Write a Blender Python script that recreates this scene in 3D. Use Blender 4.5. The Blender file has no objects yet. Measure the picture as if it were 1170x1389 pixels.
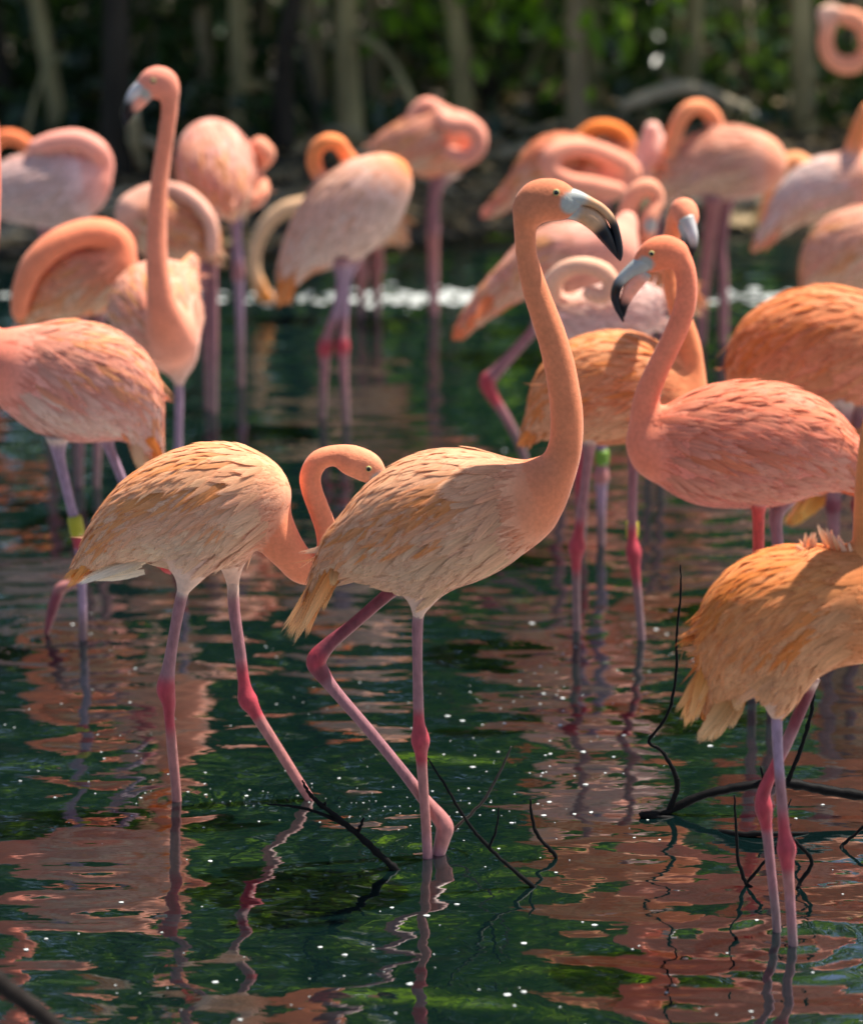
import bpy, math, random
import numpy as np
from mathutils import Vector, Matrix

rnd = random.Random(7)
rng = np.random.default_rng(7)
scene = bpy.context.scene
COL = scene.collection

# ------------------------------------------------------------------ camera
PW, PH = 1170.0, 1389.0            # size of the photograph, pixels
FPX = 4380.0                       # focal length in photograph pixels
CAM_H = 2.25                       # metres above the water
PITCH = math.atan(1233.0 / FPX)    # camera looks down by this much
cam_d = bpy.data.cameras.new('camera')
cam_d.sensor_fit = 'VERTICAL'
cam_d.sensor_height = 36.0
cam_d.sensor_width = 36.0
cam_d.lens = 36.0 * FPX / PH
cam_d.clip_start = 0.1
cam_d.clip_end = 600.0
cam_d.dof.use_dof = True
cam_d.dof.focus_distance = 6.0
cam_d.dof.aperture_fstop = 2.3
cam = bpy.data.objects.new('camera', cam_d)
COL.objects.link(cam)
cam.location = (0, 0, CAM_H)
cam.rotation_euler = (math.pi / 2 - PITCH, 0, 0)
scene.camera = cam

# ------------------------------------------------------------------ light
SUN_EL, SUN_AZ = math.radians(64), math.radians(58)      # azimuth from +Y (away from camera) towards +X
sun_dir = Vector((math.sin(SUN_AZ) * math.cos(SUN_EL), math.cos(SUN_AZ) * math.cos(SUN_EL), math.sin(SUN_EL)))
world = bpy.data.worlds.new('World')
scene.world = world
world.use_nodes = True
wn, wl_ = world.node_tree.nodes, world.node_tree.links
wn.clear()
sky = wn.new('ShaderNodeTexSky')
sky.sky_type = 'NISHITA'
sky.sun_disc = False
sky.sun_elevation = SUN_EL
sky.sun_rotation = SUN_AZ
bgn = wn.new('ShaderNodeBackground')
bgn.inputs['Strength'].default_value = 0.08
wout = wn.new('ShaderNodeOutputWorld')
wl_.new(sky.outputs[0], bgn.inputs['Color'])
wl_.new(bgn.outputs[0], wout.inputs['Surface'])
sun_d = bpy.data.lights.new('sun', 'SUN')
sun_d.energy = 5.0
sun_d.angle = math.radians(0.8)
sun_d.color = (1.0, 0.93, 0.82)
sun = bpy.data.objects.new('sun', sun_d)
COL.objects.link(sun)
sun.location = (6, 4, 12)
sun.rotation_euler = sun_dir.to_track_quat('Z', 'Y').to_euler()
scene.view_settings.view_transform = 'Standard'
scene.view_settings.look = 'None'
scene.view_settings.exposure = 1.0
scene.view_settings.gamma = 1.0
scene.view_settings.use_curve_mapping = False
scene.cycles.use_denoising = True
scene.cycles.max_bounces = 8
scene.cycles.transparent_max_bounces = 24
scene.cycles.sample_clamp_indirect = 6.0

# ------------------------------------------------------------------ pixel -> place
CP, SP = math.cos(PITCH), math.sin(PITCH)


def ray(u, v):
    a, b = (u - PW / 2) / FPX, (v - PH / 2) / FPX
    return Vector((a, CP - b * SP, -SP - b * CP))


def on_water(u, v, z=0.0):
    d = ray(u, v)
    return Vector((0, 0, CAM_H)) + d * ((z - CAM_H) / d.z)


def on_plane(u, v, Y):
    d = ray(u, v)
    return Vector((0, 0, CAM_H)) + d * (Y / d.y)


def mpp(Y, z=0.5):
    """metres per photograph pixel at distance Y"""
    return (Y * CP + (CAM_H - z) * SP) / FPX


def S(r, g, b):
    def f(c):
        c = c / 255.0
        return c / 12.92 if c <= 0.04045 else ((c + 0.055) / 1.055) ** 2.4
    return (f(r), f(g), f(b))


# ------------------------------------------------------------------ materials
def new_mat(name):
    m = bpy.data.materials.new(name)
    m.use_nodes = True
    nt = m.node_tree
    b = nt.nodes['Principled BSDF']
    return m, nt, b


def attr_mat(name, rough, noise_scale, noise_amt, bump=0.0, bump_scale=200.0, spec=0.3, sheen=0.0, stretch=None):
    m, nt, b = new_mat(name)
    N, L = nt.nodes, nt.links
    at = N.new('ShaderNodeAttribute')
    at.attribute_name = 'col'
    tc = N.new('ShaderNodeTexCoord')
    mp = N.new('ShaderNodeMapping')
    if stretch:
        mp.inputs['Scale'].default_value = stretch
    L.new(tc.outputs['Object'], mp.inputs['Vector'])
    nz = N.new('ShaderNodeTexNoise')
    nz.inputs['Scale'].default_value = noise_scale
    nz.inputs['Detail'].default_value = 5
    L.new(mp.outputs[0], nz.inputs['Vector'])
    mr = N.new('ShaderNodeMapRange')
    mr.inputs['From Min'].default_value = 0.25
    mr.inputs['From Max'].default_value = 0.75
    mr.inputs['To Min'].default_value = 1 - noise_amt
    mr.inputs['To Max'].default_value = 1 + noise_amt
    L.new(nz.outputs[0], mr.inputs[0])
    mx = N.new('ShaderNodeMix')
    mx.data_type = 'RGBA'
    mx.blend_type = 'MULTIPLY'
    mx.inputs['Factor'].default_value = 1.0
    L.new(at.outputs['Color'], mx.inputs[6])
    L.new(mr.outputs[0], mx.inputs[7])
    L.new(mx.outputs[2], b.inputs['Base Color'])
    b.inputs['Roughness'].default_value = rough
    b.inputs['Specular IOR Level'].default_value = spec
    if sheen:
        b.inputs['Sheen Weight'].default_value = sheen
        b.inputs['Sheen Roughness'].default_value = 0.4
    if bump:
        n2 = N.new('ShaderNodeTexNoise')
        n2.inputs['Scale'].default_value = bump_scale
        n2.inputs['Detail'].default_value = 3
        L.new(mp.outputs[0], n2.inputs['Vector'])
        bp = N.new('ShaderNodeBump')
        bp.inputs['Strength'].default_value = 0.6
        bp.inputs['Distance'].default_value = bump
        L.new(n2.outputs[0], bp.inputs['Height'])
        L.new(bp.outputs[0], b.inputs['Normal'])
    return m


M = {}
M['plumage'] = attr_mat('short_plumage', 0.8, 110, 0.12, bump=0.0012, bump_scale=330, spec=0.15, sheen=0.15)
M['leg'] = attr_mat('leg_skin', 0.55, 90, 0.3, bump=0.0012, bump_scale=300, spec=0.35, stretch=(1, 1, .45))
M['bill'] = attr_mat('bill_horn', 0.33, 90, 0.10, bump=0.0004, bump_scale=500, spec=0.5)
M['bark'] = attr_mat('bark', 0.9, 14, 0.35, bump=0.012, bump_scale=40, spec=0.15, stretch=(1, 1, .3))
M['twig'] = attr_mat('wet_twig', 0.6, 60, 0.3, bump=0.0012, bump_scale=220, spec=0.06)
M['band'] = attr_mat('band_plastic', 0.4, 60, 0.05)
M['eye'] = attr_mat('eye', 0.08, 60, 0.02, spec=0.8)


def feather_mat():
    m, nt, b = new_mat('feather')
    N, L = nt.nodes, nt.links
    at = N.new('ShaderNodeAttribute')
    at.attribute_name = 'col'
    uv = N.new('ShaderNodeUVMap')
    uv.uv_map = 'uv'
    sep = N.new('ShaderNodeSeparateXYZ')
    L.new(uv.outputs[0], sep.inputs[0])
    # barbs: fine streaks that run obliquely out from the shaft
    ab = N.new('ShaderNodeMath')
    ab.operation = 'ABSOLUTE'
    L.new(sep.outputs[0], ab.inputs[0])
    cmb = N.new('ShaderNodeMath')
    cmb.operation = 'MULTIPLY_ADD'
    L.new(ab.outputs[0], cmb.inputs[0])
    cmb.inputs[1].default_value = -0.35
    L.new(sep.outputs[1], cmb.inputs[2])
    vec = N.new('ShaderNodeCombineXYZ')
    L.new(cmb.outputs[0], vec.inputs[0])
    at2 = N.new('ShaderNodeAttribute')
    at2.attribute_name = 'rand'
    L.new(at2.outputs['Fac'], vec.inputs[1])
    nz = N.new('ShaderNodeTexNoise')
    nz.inputs['Scale'].default_value = 22
    nz.inputs['Detail'].default_value = 4
    nz.inputs['Roughness'].default_value = 0.7
    L.new(vec.outputs[0], nz.inputs['Vector'])
    mr = N.new('ShaderNodeMapRange')
    mr.inputs['From Min'].default_value = 0.3
    mr.inputs['From Max'].default_value = 0.7
    mr.inputs['To Min'].default_value = 0.86
    mr.inputs['To Max'].default_value = 1.12
    L.new(nz.outputs[0], mr.inputs[0])
    v2 = N.new('ShaderNodeCombineXYZ')
    L.new(sep.outputs[0], v2.inputs[0])
    L.new(at2.outputs['Fac'], v2.inputs[1])
    sv = N.new('ShaderNodeMath'); sv.operation = 'MULTIPLY'; sv.inputs[1].default_value = 0.16
    L.new(sep.outputs[1], sv.inputs[0]); L.new(sv.outputs[0], v2.inputs[2])
    nl = N.new('ShaderNodeTexNoise'); nl.inputs['Scale'].default_value = 7; nl.inputs['Detail'].default_value = 4
    L.new(v2.outputs[0], nl.inputs['Vector'])
    ml = N.new('ShaderNodeMapRange')
    ml.inputs['From Min'].default_value = 0.3; ml.inputs['From Max'].default_value = 0.7
    ml.inputs['To Min'].default_value = 0.80; ml.inputs['To Max'].default_value = 1.16
    L.new(nl.outputs[0], ml.inputs[0])
    mm = N.new('ShaderNodeMath'); mm.operation = 'MULTIPLY'
    L.new(mr.outputs[0], mm.inputs[0]); L.new(ml.outputs[0], mm.inputs[1])
    mx = N.new('ShaderNodeMix')
    mx.data_type = 'RGBA'
    mx.blend_type = 'MULTIPLY'
    mx.inputs['Factor'].default_value = 1.0
    L.new(at.outputs['Color'], mx.inputs[6])
    L.new(mm.outputs[0], mx.inputs[7])
    L.new(mx.outputs[2], b.inputs['Base Color'])
    b.inputs['Roughness'].default_value = 0.62
    b.inputs['Specular IOR Level'].default_value = 0.2
    bp = N.new('ShaderNodeBump')
    bp.inputs['Strength'].default_value = 0.35
    bp.inputs['Distance'].default_value = 0.0012
    L.new(nz.outputs[0], bp.inputs['Height'])
    L.new(bp.outputs[0], b.inputs['Normal'])
    tr = N.new('ShaderNodeBsdfTranslucent')
    L.new(mx.outputs[2], tr.inputs['Color'])
    ms = N.new('ShaderNodeMixShader')
    ms.inputs[0].default_value = 0.22
    out = N['Material Output']
    L.new(b.outputs[0], ms.inputs[1])
    L.new(tr.outputs[0], ms.inputs[2])
    # loose barbs: the vane frays out towards its tip and edges
    x2 = N.new('ShaderNodeMath'); x2.operation = 'MULTIPLY'; x2.inputs[1].default_value = 1.9
    L.new(ab.outputs[0], x2.inputs[0])
    mxm = N.new('ShaderNodeMath'); mxm.operation = 'MAXIMUM'
    L.new(x2.outputs[0], mxm.inputs[0]); L.new(sep.outputs[1], mxm.inputs[1])
    pw = N.new('ShaderNodeMath'); pw.operation = 'POWER'; pw.inputs[1].default_value = 3.2
    L.new(mxm.outputs[0], pw.inputs[0])
    al = N.new('ShaderNodeMath'); al.operation = 'SUBTRACT'
    nz3 = N.new('ShaderNodeTexNoise'); nz3.inputs['Scale'].default_value = 34; nz3.inputs['Detail'].default_value = 2
    L.new(vec.outputs[0], nz3.inputs['Vector'])
    L.new(nz3.outputs[0], al.inputs[0]); L.new(pw.outputs[0], al.inputs[1])
    am = N.new('ShaderNodeMath'); am.operation = 'MULTIPLY_ADD'; am.use_clamp = True
    am.inputs[1].default_value = 3.0; am.inputs[2].default_value = 1.05
    L.new(al.outputs[0], am.inputs[0])
    tp = N.new('ShaderNodeBsdfTransparent')
    ma = N.new('ShaderNodeMixShader')
    L.new(am.outputs[0], ma.inputs[0]); L.new(tp.outputs[0], ma.inputs[1]); L.new(ms.outputs[0], ma.inputs[2])
    L.new(ma.outputs[0], out.inputs['Surface'])
    return m


M['feather'] = feather_mat()


def leaf_mat(name, c1, c2, trans=0.45, rough=0.38):
    m, nt, b = new_mat(name)
    N, L = nt.nodes, nt.links
    tc = N.new('ShaderNodeTexCoord')
    nz = N.new('ShaderNodeTexNoise')
    nz.inputs['Scale'].default_value = 2.3
    nz.inputs['Detail'].default_value = 6
    L.new(tc.outputs['Object'], nz.inputs['Vector'])
    cr = N.new('ShaderNodeValToRGB')
    cr.color_ramp.elements[0].position = 0.35
    cr.color_ramp.elements[0].color = (*c1, 1)
    cr.color_ramp.elements[1].position = 0.68
    cr.color_ramp.elements[1].color = (*c2, 1)
    L.new(nz.outputs[0], cr.inputs[0])
    L.new(cr.outputs[0], b.inputs['Base Color'])
    b.inputs['Roughness'].default_value = rough
    b.inputs['Specular IOR Level'].default_value = 0.45
    tr = N.new('ShaderNodeBsdfTranslucent')
    mxc = N.new('ShaderNodeMix')
    mxc.data_type = 'RGBA'
    mxc.blend_type = 'MULTIPLY'
    mxc.inputs['Factor'].default_value = 1.0
    L.new(cr.outputs[0], mxc.inputs[6])
    mxc.inputs[7].default_value = (3.0, 2.9, 0.8, 1)
    L.new(mxc.outputs[2], tr.inputs['Color'])
    ms = N.new('ShaderNodeMixShader')
    ms.inputs[0].default_value = trans
    L.new(b.outputs[0], ms.inputs[1])
    L.new(tr.outputs[0], ms.inputs[2])
    L.new(ms.outputs[0], N['Material Output'].inputs['Surface'])
    return m


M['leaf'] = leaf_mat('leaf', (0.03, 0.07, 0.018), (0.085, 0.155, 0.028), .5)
M['leaf_sunlit'] = leaf_mat('leaf_sunlit', (0.09, 0.18, 0.02), (0.17, 0.28, 0.035), 0.6)  # brighter copy of the leaf, with sunlight put into its colour
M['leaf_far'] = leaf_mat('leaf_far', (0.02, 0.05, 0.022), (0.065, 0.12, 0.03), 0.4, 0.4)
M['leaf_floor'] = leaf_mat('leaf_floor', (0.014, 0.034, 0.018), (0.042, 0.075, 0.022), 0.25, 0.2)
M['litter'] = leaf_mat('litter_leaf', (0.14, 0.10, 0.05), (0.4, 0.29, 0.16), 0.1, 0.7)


def ground_mat():
    m, nt, b = new_mat('muddy_ground')
    N, L = nt.nodes, nt.links
    tc = N.new('ShaderNodeTexCoord')
    nz = N.new('ShaderNodeTexNoise')
    nz.inputs['Scale'].default_value = 1.7
    nz.inputs['Detail'].default_value = 8
    L.new(tc.outputs['Object'], nz.inputs['Vector'])
    cr = N.new('ShaderNodeValToRGB')
    e = cr.color_ramp.elements
    e[0].position, e[0].color = 0.34, (0.022, 0.018, 0.012, 1)
    e[1].position, e[1].color = 0.7, (0.085, 0.064, 0.038, 1)
    L.new(nz.outputs[0], cr.inputs[0])
    L.new(cr.outputs[0], b.inputs['Base Color'])
    b.inputs['Roughness'].default_value = 0.85
    n2 = N.new('ShaderNodeTexNoise')
    n2.inputs['Scale'].default_value = 16
    n2.inputs['Detail'].default_value = 8
    L.new(tc.outputs['Object'], n2.inputs['Vector'])
    bp = N.new('ShaderNodeBump')
    bp.inputs['Distance'].default_value = 0.03
    L.new(n2.outputs[0], bp.inputs['Height'])
    L.new(bp.outputs[0], b.inputs['Normal'])
    return m


def water_mat():
    m, nt, b = new_mat('pond_water')
    N, L = nt.nodes, nt.links
    N.remove(b)
    tc = N.new('ShaderNodeTexCoord')
    nz = N.new('ShaderNodeTexNoise')
    nz.inputs['Scale'].default_value = 0.7
    nz.inputs['Detail'].default_value = 5
    L.new(tc.outputs['Object'], nz.inputs['Vector'])
    cr = N.new('ShaderNodeValToRGB')
    e = cr.color_ramp.elements
    e[0].position, e[0].color = 0.35, (0.0015, 0.0072, 0.0075, 1)
    e[1].position, e[1].color = 0.7, (0.0025, 0.0092, 0.0086, 1)
    L.new(nz.outputs[0], cr.inputs[0])
    df = N.new('ShaderNodeBsdfDiffuse')
    L.new(cr.outputs[0], df.inputs['Color'])
    gl = N.new('ShaderNodeBsdfGlossy')
    gl.inputs['Roughness'].default_value = 0.015
    n2 = N.new('ShaderNodeTexNoise')
    n2.inputs['Scale'].default_value = 26
    n2.inputs['Detail'].default_value = 2
    mp = N.new('ShaderNodeMapping')
    mp.inputs['Scale'].default_value = (0.5, 1.0, 1.0)
    L.new(tc.outputs['Object'], mp.inputs['Vector'])
    L.new(mp.outputs[0], n2.inputs['Vector'])
    bp = N.new('ShaderNodeBump')
    bp.inputs['Strength'].default_value = 1.0
    bp.inputs['Distance'].default_value = 0.0007
    L.new(n2.outputs[0], bp.inputs['Height'])
    fr = N.new('ShaderNodeFresnel')
    fr.inputs['IOR'].default_value = 5.0
    for nd in (df, gl, fr):
        L.new(bp.outputs[0], nd.inputs['Normal'])
    ms = N.new('ShaderNodeMixShader')
    L.new(fr.outputs[0], ms.inputs[0])
    L.new(df.outputs[0], ms.inputs[1])
    L.new(gl.outputs[0], ms.inputs[2])
    L.new(ms.outputs[0], N['Material Output'].inputs['Surface'])
    return m


M['ground'] = ground_mat()
M['water'] = water_mat()
m, nt, b = new_mat('floating_foam')
b.inputs['Base Color'].default_value = (0.45, 0.48, 0.47, 1)
b.inputs['Roughness'].default_value = 0.5
M['foam'] = m  # also whitens the imitated glints along the far bank


# ------------------------------------------------------------------ object helpers
def link(name, me, parent=None, loc=None):
    o = bpy.data.objects.new(name, me)
    COL.objects.link(o)
    if parent is not None:
        o.parent = parent
    if loc is not None:
        o.location = loc
    return o


def mesh_np(name, V, Fq, mat, cols=None, uvs=None, rand=None, smooth=True):
    """V (n,3); Fq list of quads/tris or int array (m,4)/(m,3)"""
    me = bpy.data.meshes.new(name)
    V = np.asarray(V, dtype=np.float32)
    if isinstance(Fq, np.ndarray):
        nf, k = Fq.shape
        me.vertices.add(len(V))
        me.vertices.foreach_set('co', V.ravel())
        me.loops.add(nf * k)
        me.loops.foreach_set('vertex_index', Fq.astype(np.int32).ravel())
        me.polygons.add(nf)
        me.polygons.foreach_set('loop_start', np.arange(0, nf * k, k, dtype=np.int32))
        me.update(calc_edges=True)
    else:
        me.from_pydata([tuple(map(float, p)) for p in V], [], Fq)
    if smooth:
        me.polygons.foreach_set('use_smooth', np.ones(len(me.polygons), dtype=bool))
    if cols is not None:
        a = me.color_attributes.new('col', 'FLOAT_COLOR', 'POINT')
        c4 = np.ones((len(V), 4), dtype=np.float32)
        c4[:, :3] = cols
        a.data.foreach_set('color', c4.ravel())
    if rand is not None:
        a = me.attributes.new('rand', 'FLOAT', 'POINT')
        a.data.foreach_set('value', np.asarray(rand, dtype=np.float32))
    if uvs is not None:
        ul = me.uv_layers.new(name='uv')
        li = np.empty(len(me.loops), dtype=np.int32)
        me.loops.foreach_get('vertex_index', li)
        ul.data.foreach_set('uv', np.asarray(uvs, dtype=np.float32)[li].ravel())
    me.materials.append(mat)
    me.validate()
    me.update()
    return me


def catmull(P, n_per):
    """P (n,d) -> dense (m,d)"""
    P = np.asarray(P, dtype=float)
    Q = np.vstack([2 * P[0] - P[1], P, 2 * P[-1] - P[-2]])
    out = []
    for i in range(1, len(Q) - 2):
        p0, p1, p2, p3 = Q[i - 1], Q[i], Q[i + 1], Q[i + 2]
        for t in np.arange(n_per) / n_per:
            out.append(0.5 * (2 * p1 + (p2 - p0) * t + (2 * p0 - 5 * p1 + 4 * p2 - p3) * t * t
                              + (3 * p1 - p0 - 3 * p2 + p3) * t ** 3))
    out.append(Q[-2])
    return np.array(out)


def tube(P, R, nseg=10, flat=None, cap=True):
    """loft along P (n,3) with radii R (n,) ; flat = (axis vector, ratio) squashes the section along that axis"""
    P = np.asarray(P, float)
    R = np.asarray(R, float)
    n = len(P)
    T = np.gradient(P, axis=0)
    T /= np.linalg.norm(T, axis=1)[:, None] + 1e-12
    ref = np.array([0.0, 1.0, 0.0]) if abs(T[0][1]) < 0.8 else np.array([1.0, 0, 0])
    V = np.zeros((n, nseg, 3))
    a = ref - T[0] * ref.dot(T[0])
    a /= np.linalg.norm(a)
    ang = np.arange(nseg) * 2 * math.pi / nseg
    for i in range(n):
        a = a - T[i] * a.dot(T[i])
        a /= np.linalg.norm(a) + 1e-12
        b = np.cross(T[i], a)
        ring = np.outer(np.cos(ang), a) + np.outer(np.sin(ang), b)
        if flat is not None:
            ax, q = flat
            ring = ring - np.outer(ring @ ax, ax) * (1 - q)
        V[i] = P[i] + ring * R[i]
    V = V.reshape(-1, 3)
    F = []
    for i in range(n - 1):
        for j in range(nseg):
            k = (j + 1) % nseg
            F.append((i * nseg + j, i * nseg + k, (i + 1) * nseg + k, (i + 1) * nseg + j))
    if cap:
        F.append(tuple(range(nseg - 1, -1, -1)))
        F.append(tuple(range((n - 1) * nseg, n * nseg)))
    return V, F


def join_vf(parts):
    V, F, o = [], [], 0
    for v, f in parts:
        V.append(np.asarray(v))
        F += [tuple(i + o for i in q) for q in f]
        o += len(v)
    return np.vstack(V), F


# ------------------------------------------------------------------ setting: ground and water
POND_FAR = 11.4


def shore(x):
    return POND_FAR + 0.35 * np.sin(x * 0.9 + 1.0) + 0.18 * np.sin(x * 2.3) + 0.02 * x * x


def ground_h(x, y):
    x = np.asarray(x, float)
    y = np.asarray(y, float)
    far = y - shore(x)
    near = (2.2 + 0.3 * np.sin(x)) - y
    side = np.abs(x) - 9.0
    d = np.maximum(np.maximum(far, near), side)
    h = np.where(d < 0, np.maximum(d * 0.35, -0.17), 0.16 * (1 - np.exp(-np.maximum(d, 0) * 1.6)) + 0.012 * np.maximum(d, 0))
    h = h + np.where(d > 0, 0.03 * np.sin(x * 3.1 + y * 1.7) * np.minimum(d, 1) + 0.02 * np.sin(x * 7.3 - y * 5.1) * np.minimum(d, 1), 0)
    return h


def warp_axis(lo, hi, step, far, grow=1.22):
    a = list(np.arange(lo, hi + 1e-6, step))
    s, x = step, a[-1]
    while x < far:
        s *= grow
        x += s
        a.append(x)
    s, x = step, a[0]
    while x > -far:
        s *= grow
        x -= s
        a.insert(0, x)
    return np.array(a)


def sheet(xs, ys, hf):
    X, Y = np.meshgrid(xs, ys, indexing='ij')
    Z = hf(X, Y)
    V = np.stack([X, Y, Z], -1).reshape(-1, 3)
    nx, ny = len(xs), len(ys)
    i, j = np.meshgrid(np.arange(nx - 1), np.arange(ny - 1), indexing='ij')
    a = (i * ny + j).ravel()
    F = np.stack([a, a + ny, a + ny + 1, a + 1], 1)
    return V, F


gx = warp_axis(-10, 10, 0.25, 250)
gy = warp_axis(0, 22, 0.25, 250)
V, F = sheet(gx, gy, ground_h)
g = link('ground', mesh_np('ground', V, F, M['ground']))
g['kind'] = 'structure'

waves = []
for i in range(34):
    lam = math.exp(rnd.uniform(math.log(0.09), math.log(0.75)))
    th = rnd.gauss(0, 0.36)
    k = 2 * math.pi / lam
    slope = 0.0155 * rnd.uniform(.5, 1.2)
    waves.append((k * math.sin(th), k * math.cos(th), slope / k, rnd.uniform(0, 6.28), rnd.uniform(0, 6.28), rnd.uniform(.5, 1.6), rnd.uniform(.5, 1.6)))
for i in range(22):
    lam = rnd.uniform(.06, .13)
    th = rnd.gauss(0, 0.22)
    k = 2 * math.pi / lam
    waves.append((k * math.sin(th), k * math.cos(th), 0.0085 * rnd.uniform(.5, 1.2) / k, rnd.uniform(0, 6.28), rnd.uniform(0, 6.28), rnd.uniform(.8, 2.6), rnd.uniform(.8, 2.6)))
RIPPLES = []      # where legs and sticks stand in the water
for u_, v_, a_ in ((580, 1165, 1.0), (595, 1158, 1.3), (240, 1085, 1.0), (420, 1082, .8), (1053, 1262, 1.0), (1075, 1282, 1.0), (540, 1182, .6),
                   (725, 1200, .6), (782, 855, .8), (870, 868, .8), (112, 868, .9), (905, 1103, .5), (62, 868, 1.6)):
    p_ = on_water(u_, v_)
    RIPPLES.append((p_.x, p_.y, 0.0013 * a_))


def water_h(x, y):
    h = np.zeros_like(np.asarray(x, float))
    for kx, ky, a, p, q, mx_, my_ in waves:
        env = 0.55 + 0.45 * np.sin(x * mx_ + q) * np.cos(y * my_ + q * 1.7)
        h = h + a * env * np.sin(kx * x + ky * y + p)
    for (rx, ry, amp) in RIPPLES:
        r = np.sqrt((x - rx) ** 2 + (y - ry) ** 2)
        h = h + amp * np.sin(r * 105.0) * np.exp(-r * 9.0)
    fade = np.clip((13.0 - np.abs(y)) / 1.0, 0, 1) * np.clip((3.4 - np.abs(x)) / 0.6, 0, 1)
    return h * fade


def build_water():
    xs = warp_axis(-2.4, 2.4, 0.02, 12, 1.25)
    ys0 = warp_axis(4.3, 11.9, 0.0135, 12.6, 1.3)
    ys = ys0[(ys0 > -3) & (ys0 < 14.5)]
    xs = xs[np.abs(xs) < 11]
    V, F = sheet(xs, ys, water_h)
    w = link('water', mesh_np('water', V, F, M['water']))
    w['kind'] = 'structure'


build_water()


# ------------------------------------------------------------------ implicit bodies
def surface_nets(f, org, h):
    s = f < 0
    nx, ny, nz = f.shape
    off = [(i, j, k) for i in (0, 1) for j in (0, 1) for k in (0, 1)]
    cnt = np.zeros((nx - 1, ny - 1, nz - 1), np.int8)
    for i, j, k in off:
        cnt += s[i:nx - 1 + i, j:ny - 1 + j, k:nz - 1 + k]
    act = (cnt > 0) & (cnt < 8)
    ci = np.argwhere(act)
    idx = -np.ones(act.shape, np.int64)
    idx[act] = np.arange(len(ci))
    vals = np.stack([f[ci[:, 0] + i, ci[:, 1] + j, ci[:, 2] + k] for i, j, k in off], 1)
    pos = np.zeros((len(ci), 3))
    num = np.zeros(len(ci))
    offa = np.array(off, float)
    for a in range(8):
        for b in range(a + 1, 8):
            if np.abs(offa[a] - offa[b]).sum() != 1:
                continue
            fa, fb = vals[:, a], vals[:, b]
            cross = (fa < 0) != (fb < 0)
            t = np.where(cross, fa / (fa - fb + 1e-20), 0)
            p = offa[a] + (offa[b] - offa[a]) * t[:, None]
            pos += np.where(cross[:, None], p, 0)
            num += cross
    V = org + (ci + pos / num[:, None]) * h
    Q = []
    for ax in range(3):
        sl0 = [slice(None)] * 3
        sl1 = [slice(None)] * 3
        sl0[ax] = slice(0, -1)
        sl1[ax] = slice(1, None)
        ch = s[tuple(sl0)] != s[tuple(sl1)]
        e = np.argwhere(ch)
        b, c = (ax + 1) % 3, (ax + 2) % 3
        ok = (e[:, b] > 0) & (e[:, c] > 0) & (e[:, b] < f.shape[b] - 1) & (e[:, c] < f.shape[c] - 1)
        e = e[ok]
        ub = np.zeros(3, int); ub[b] = 1
        uc = np.zeros(3, int); uc[c] = 1
        g4 = [e - ub - uc, e - uc, e, e - ub]
        q = np.stack([idx[g[:, 0], g[:, 1], g[:, 2]] for g in g4], 1)
        inside_first = s[e[:, 0], e[:, 1], e[:, 2]]
        q[~inside_first] = q[~inside_first][:, ::-1]
        Q.append(q)
    Q = np.vstack(Q)
    Q = Q[(Q >= 0).all(1)]
    return V, Q


def sample_grid(f, org, h, P):
    G = (P - org) / h
    G = np.clip(G, 0, np.array(f.shape) - 1.001)
    i = G.astype(int)
    t = G - i
    r = 0
    for a in (0, 1):
        for b in (0, 1):
            for c in (0, 1):
                w = (t[:, 0] if a else 1 - t[:, 0]) * (t[:, 1] if b else 1 - t[:, 1]) * (t[:, 2] if c else 1 - t[:, 2])
                r = r + w * f[i[:, 0] + a, i[:, 1] + b, i[:, 2] + c]
    return r


def grad_grid(f, org, h, P):
    e = h
    g = np.stack([sample_grid(f, org, h, P + np.eye(3)[k] * e) - sample_grid(f, org, h, P - np.eye(3)[k] * e) for k in range(3)], 1)
    return g / (np.linalg.norm(g, axis=1)[:, None] + 1e-9)


def smin(a, b, k):
    hh = np.maximum(k - np.abs(a - b), 0) / k
    return np.minimum(a, b) - hh * hh * k * 0.25


CLAMP = 0.07


def chain_sdf(shape, org, h, C, R, q):
    f = np.full(shape, CLAMP, np.float32)
    for c, r in zip(C, R):
        lo = np.maximum(((c - org - (r + CLAMP) * np.array([1, max(q, 1), 1])) / h).astype(int), 0)
        hi = np.minimum(((c - org + (r + CLAMP) * np.array([1, max(q, 1), 1])) / h).astype(int) + 2, shape)
        if (hi <= lo).any():
            continue
        x = org[0] + np.arange(lo[0], hi[0]) * h - c[0]
        y = (org[1] + np.arange(lo[1], hi[1]) * h - c[1]) / q
        z = org[2] + np.arange(lo[2], hi[2]) * h - c[2]
        d = np.sqrt((x * x)[:, None, None] + (y * y)[None, :, None] + (z * z)[None, None, :]) - r
        sl = (slice(lo[0], hi[0]), slice(lo[1], hi[1]), slice(lo[2], hi[2]))
        f[sl] = np.minimum(f[sl], d)
    return f


def st_to_3d(st, Y0, k):
    """stations (u,v,r[,dy]) -> points, radii (dense)"""
    A = np.array([[s[0], s[1], s[2], (s[3] if len(s) > 3 else 0.0)] for s in st], float)
    D = catmull(A, 7)
    D[:, 2] = np.maximum(D[:, 2], 1.0)
    P = np.array([on_plane(d[0], d[1], Y0 + d[3]) for d in D])
    return P, D[:, 2] * k


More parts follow.
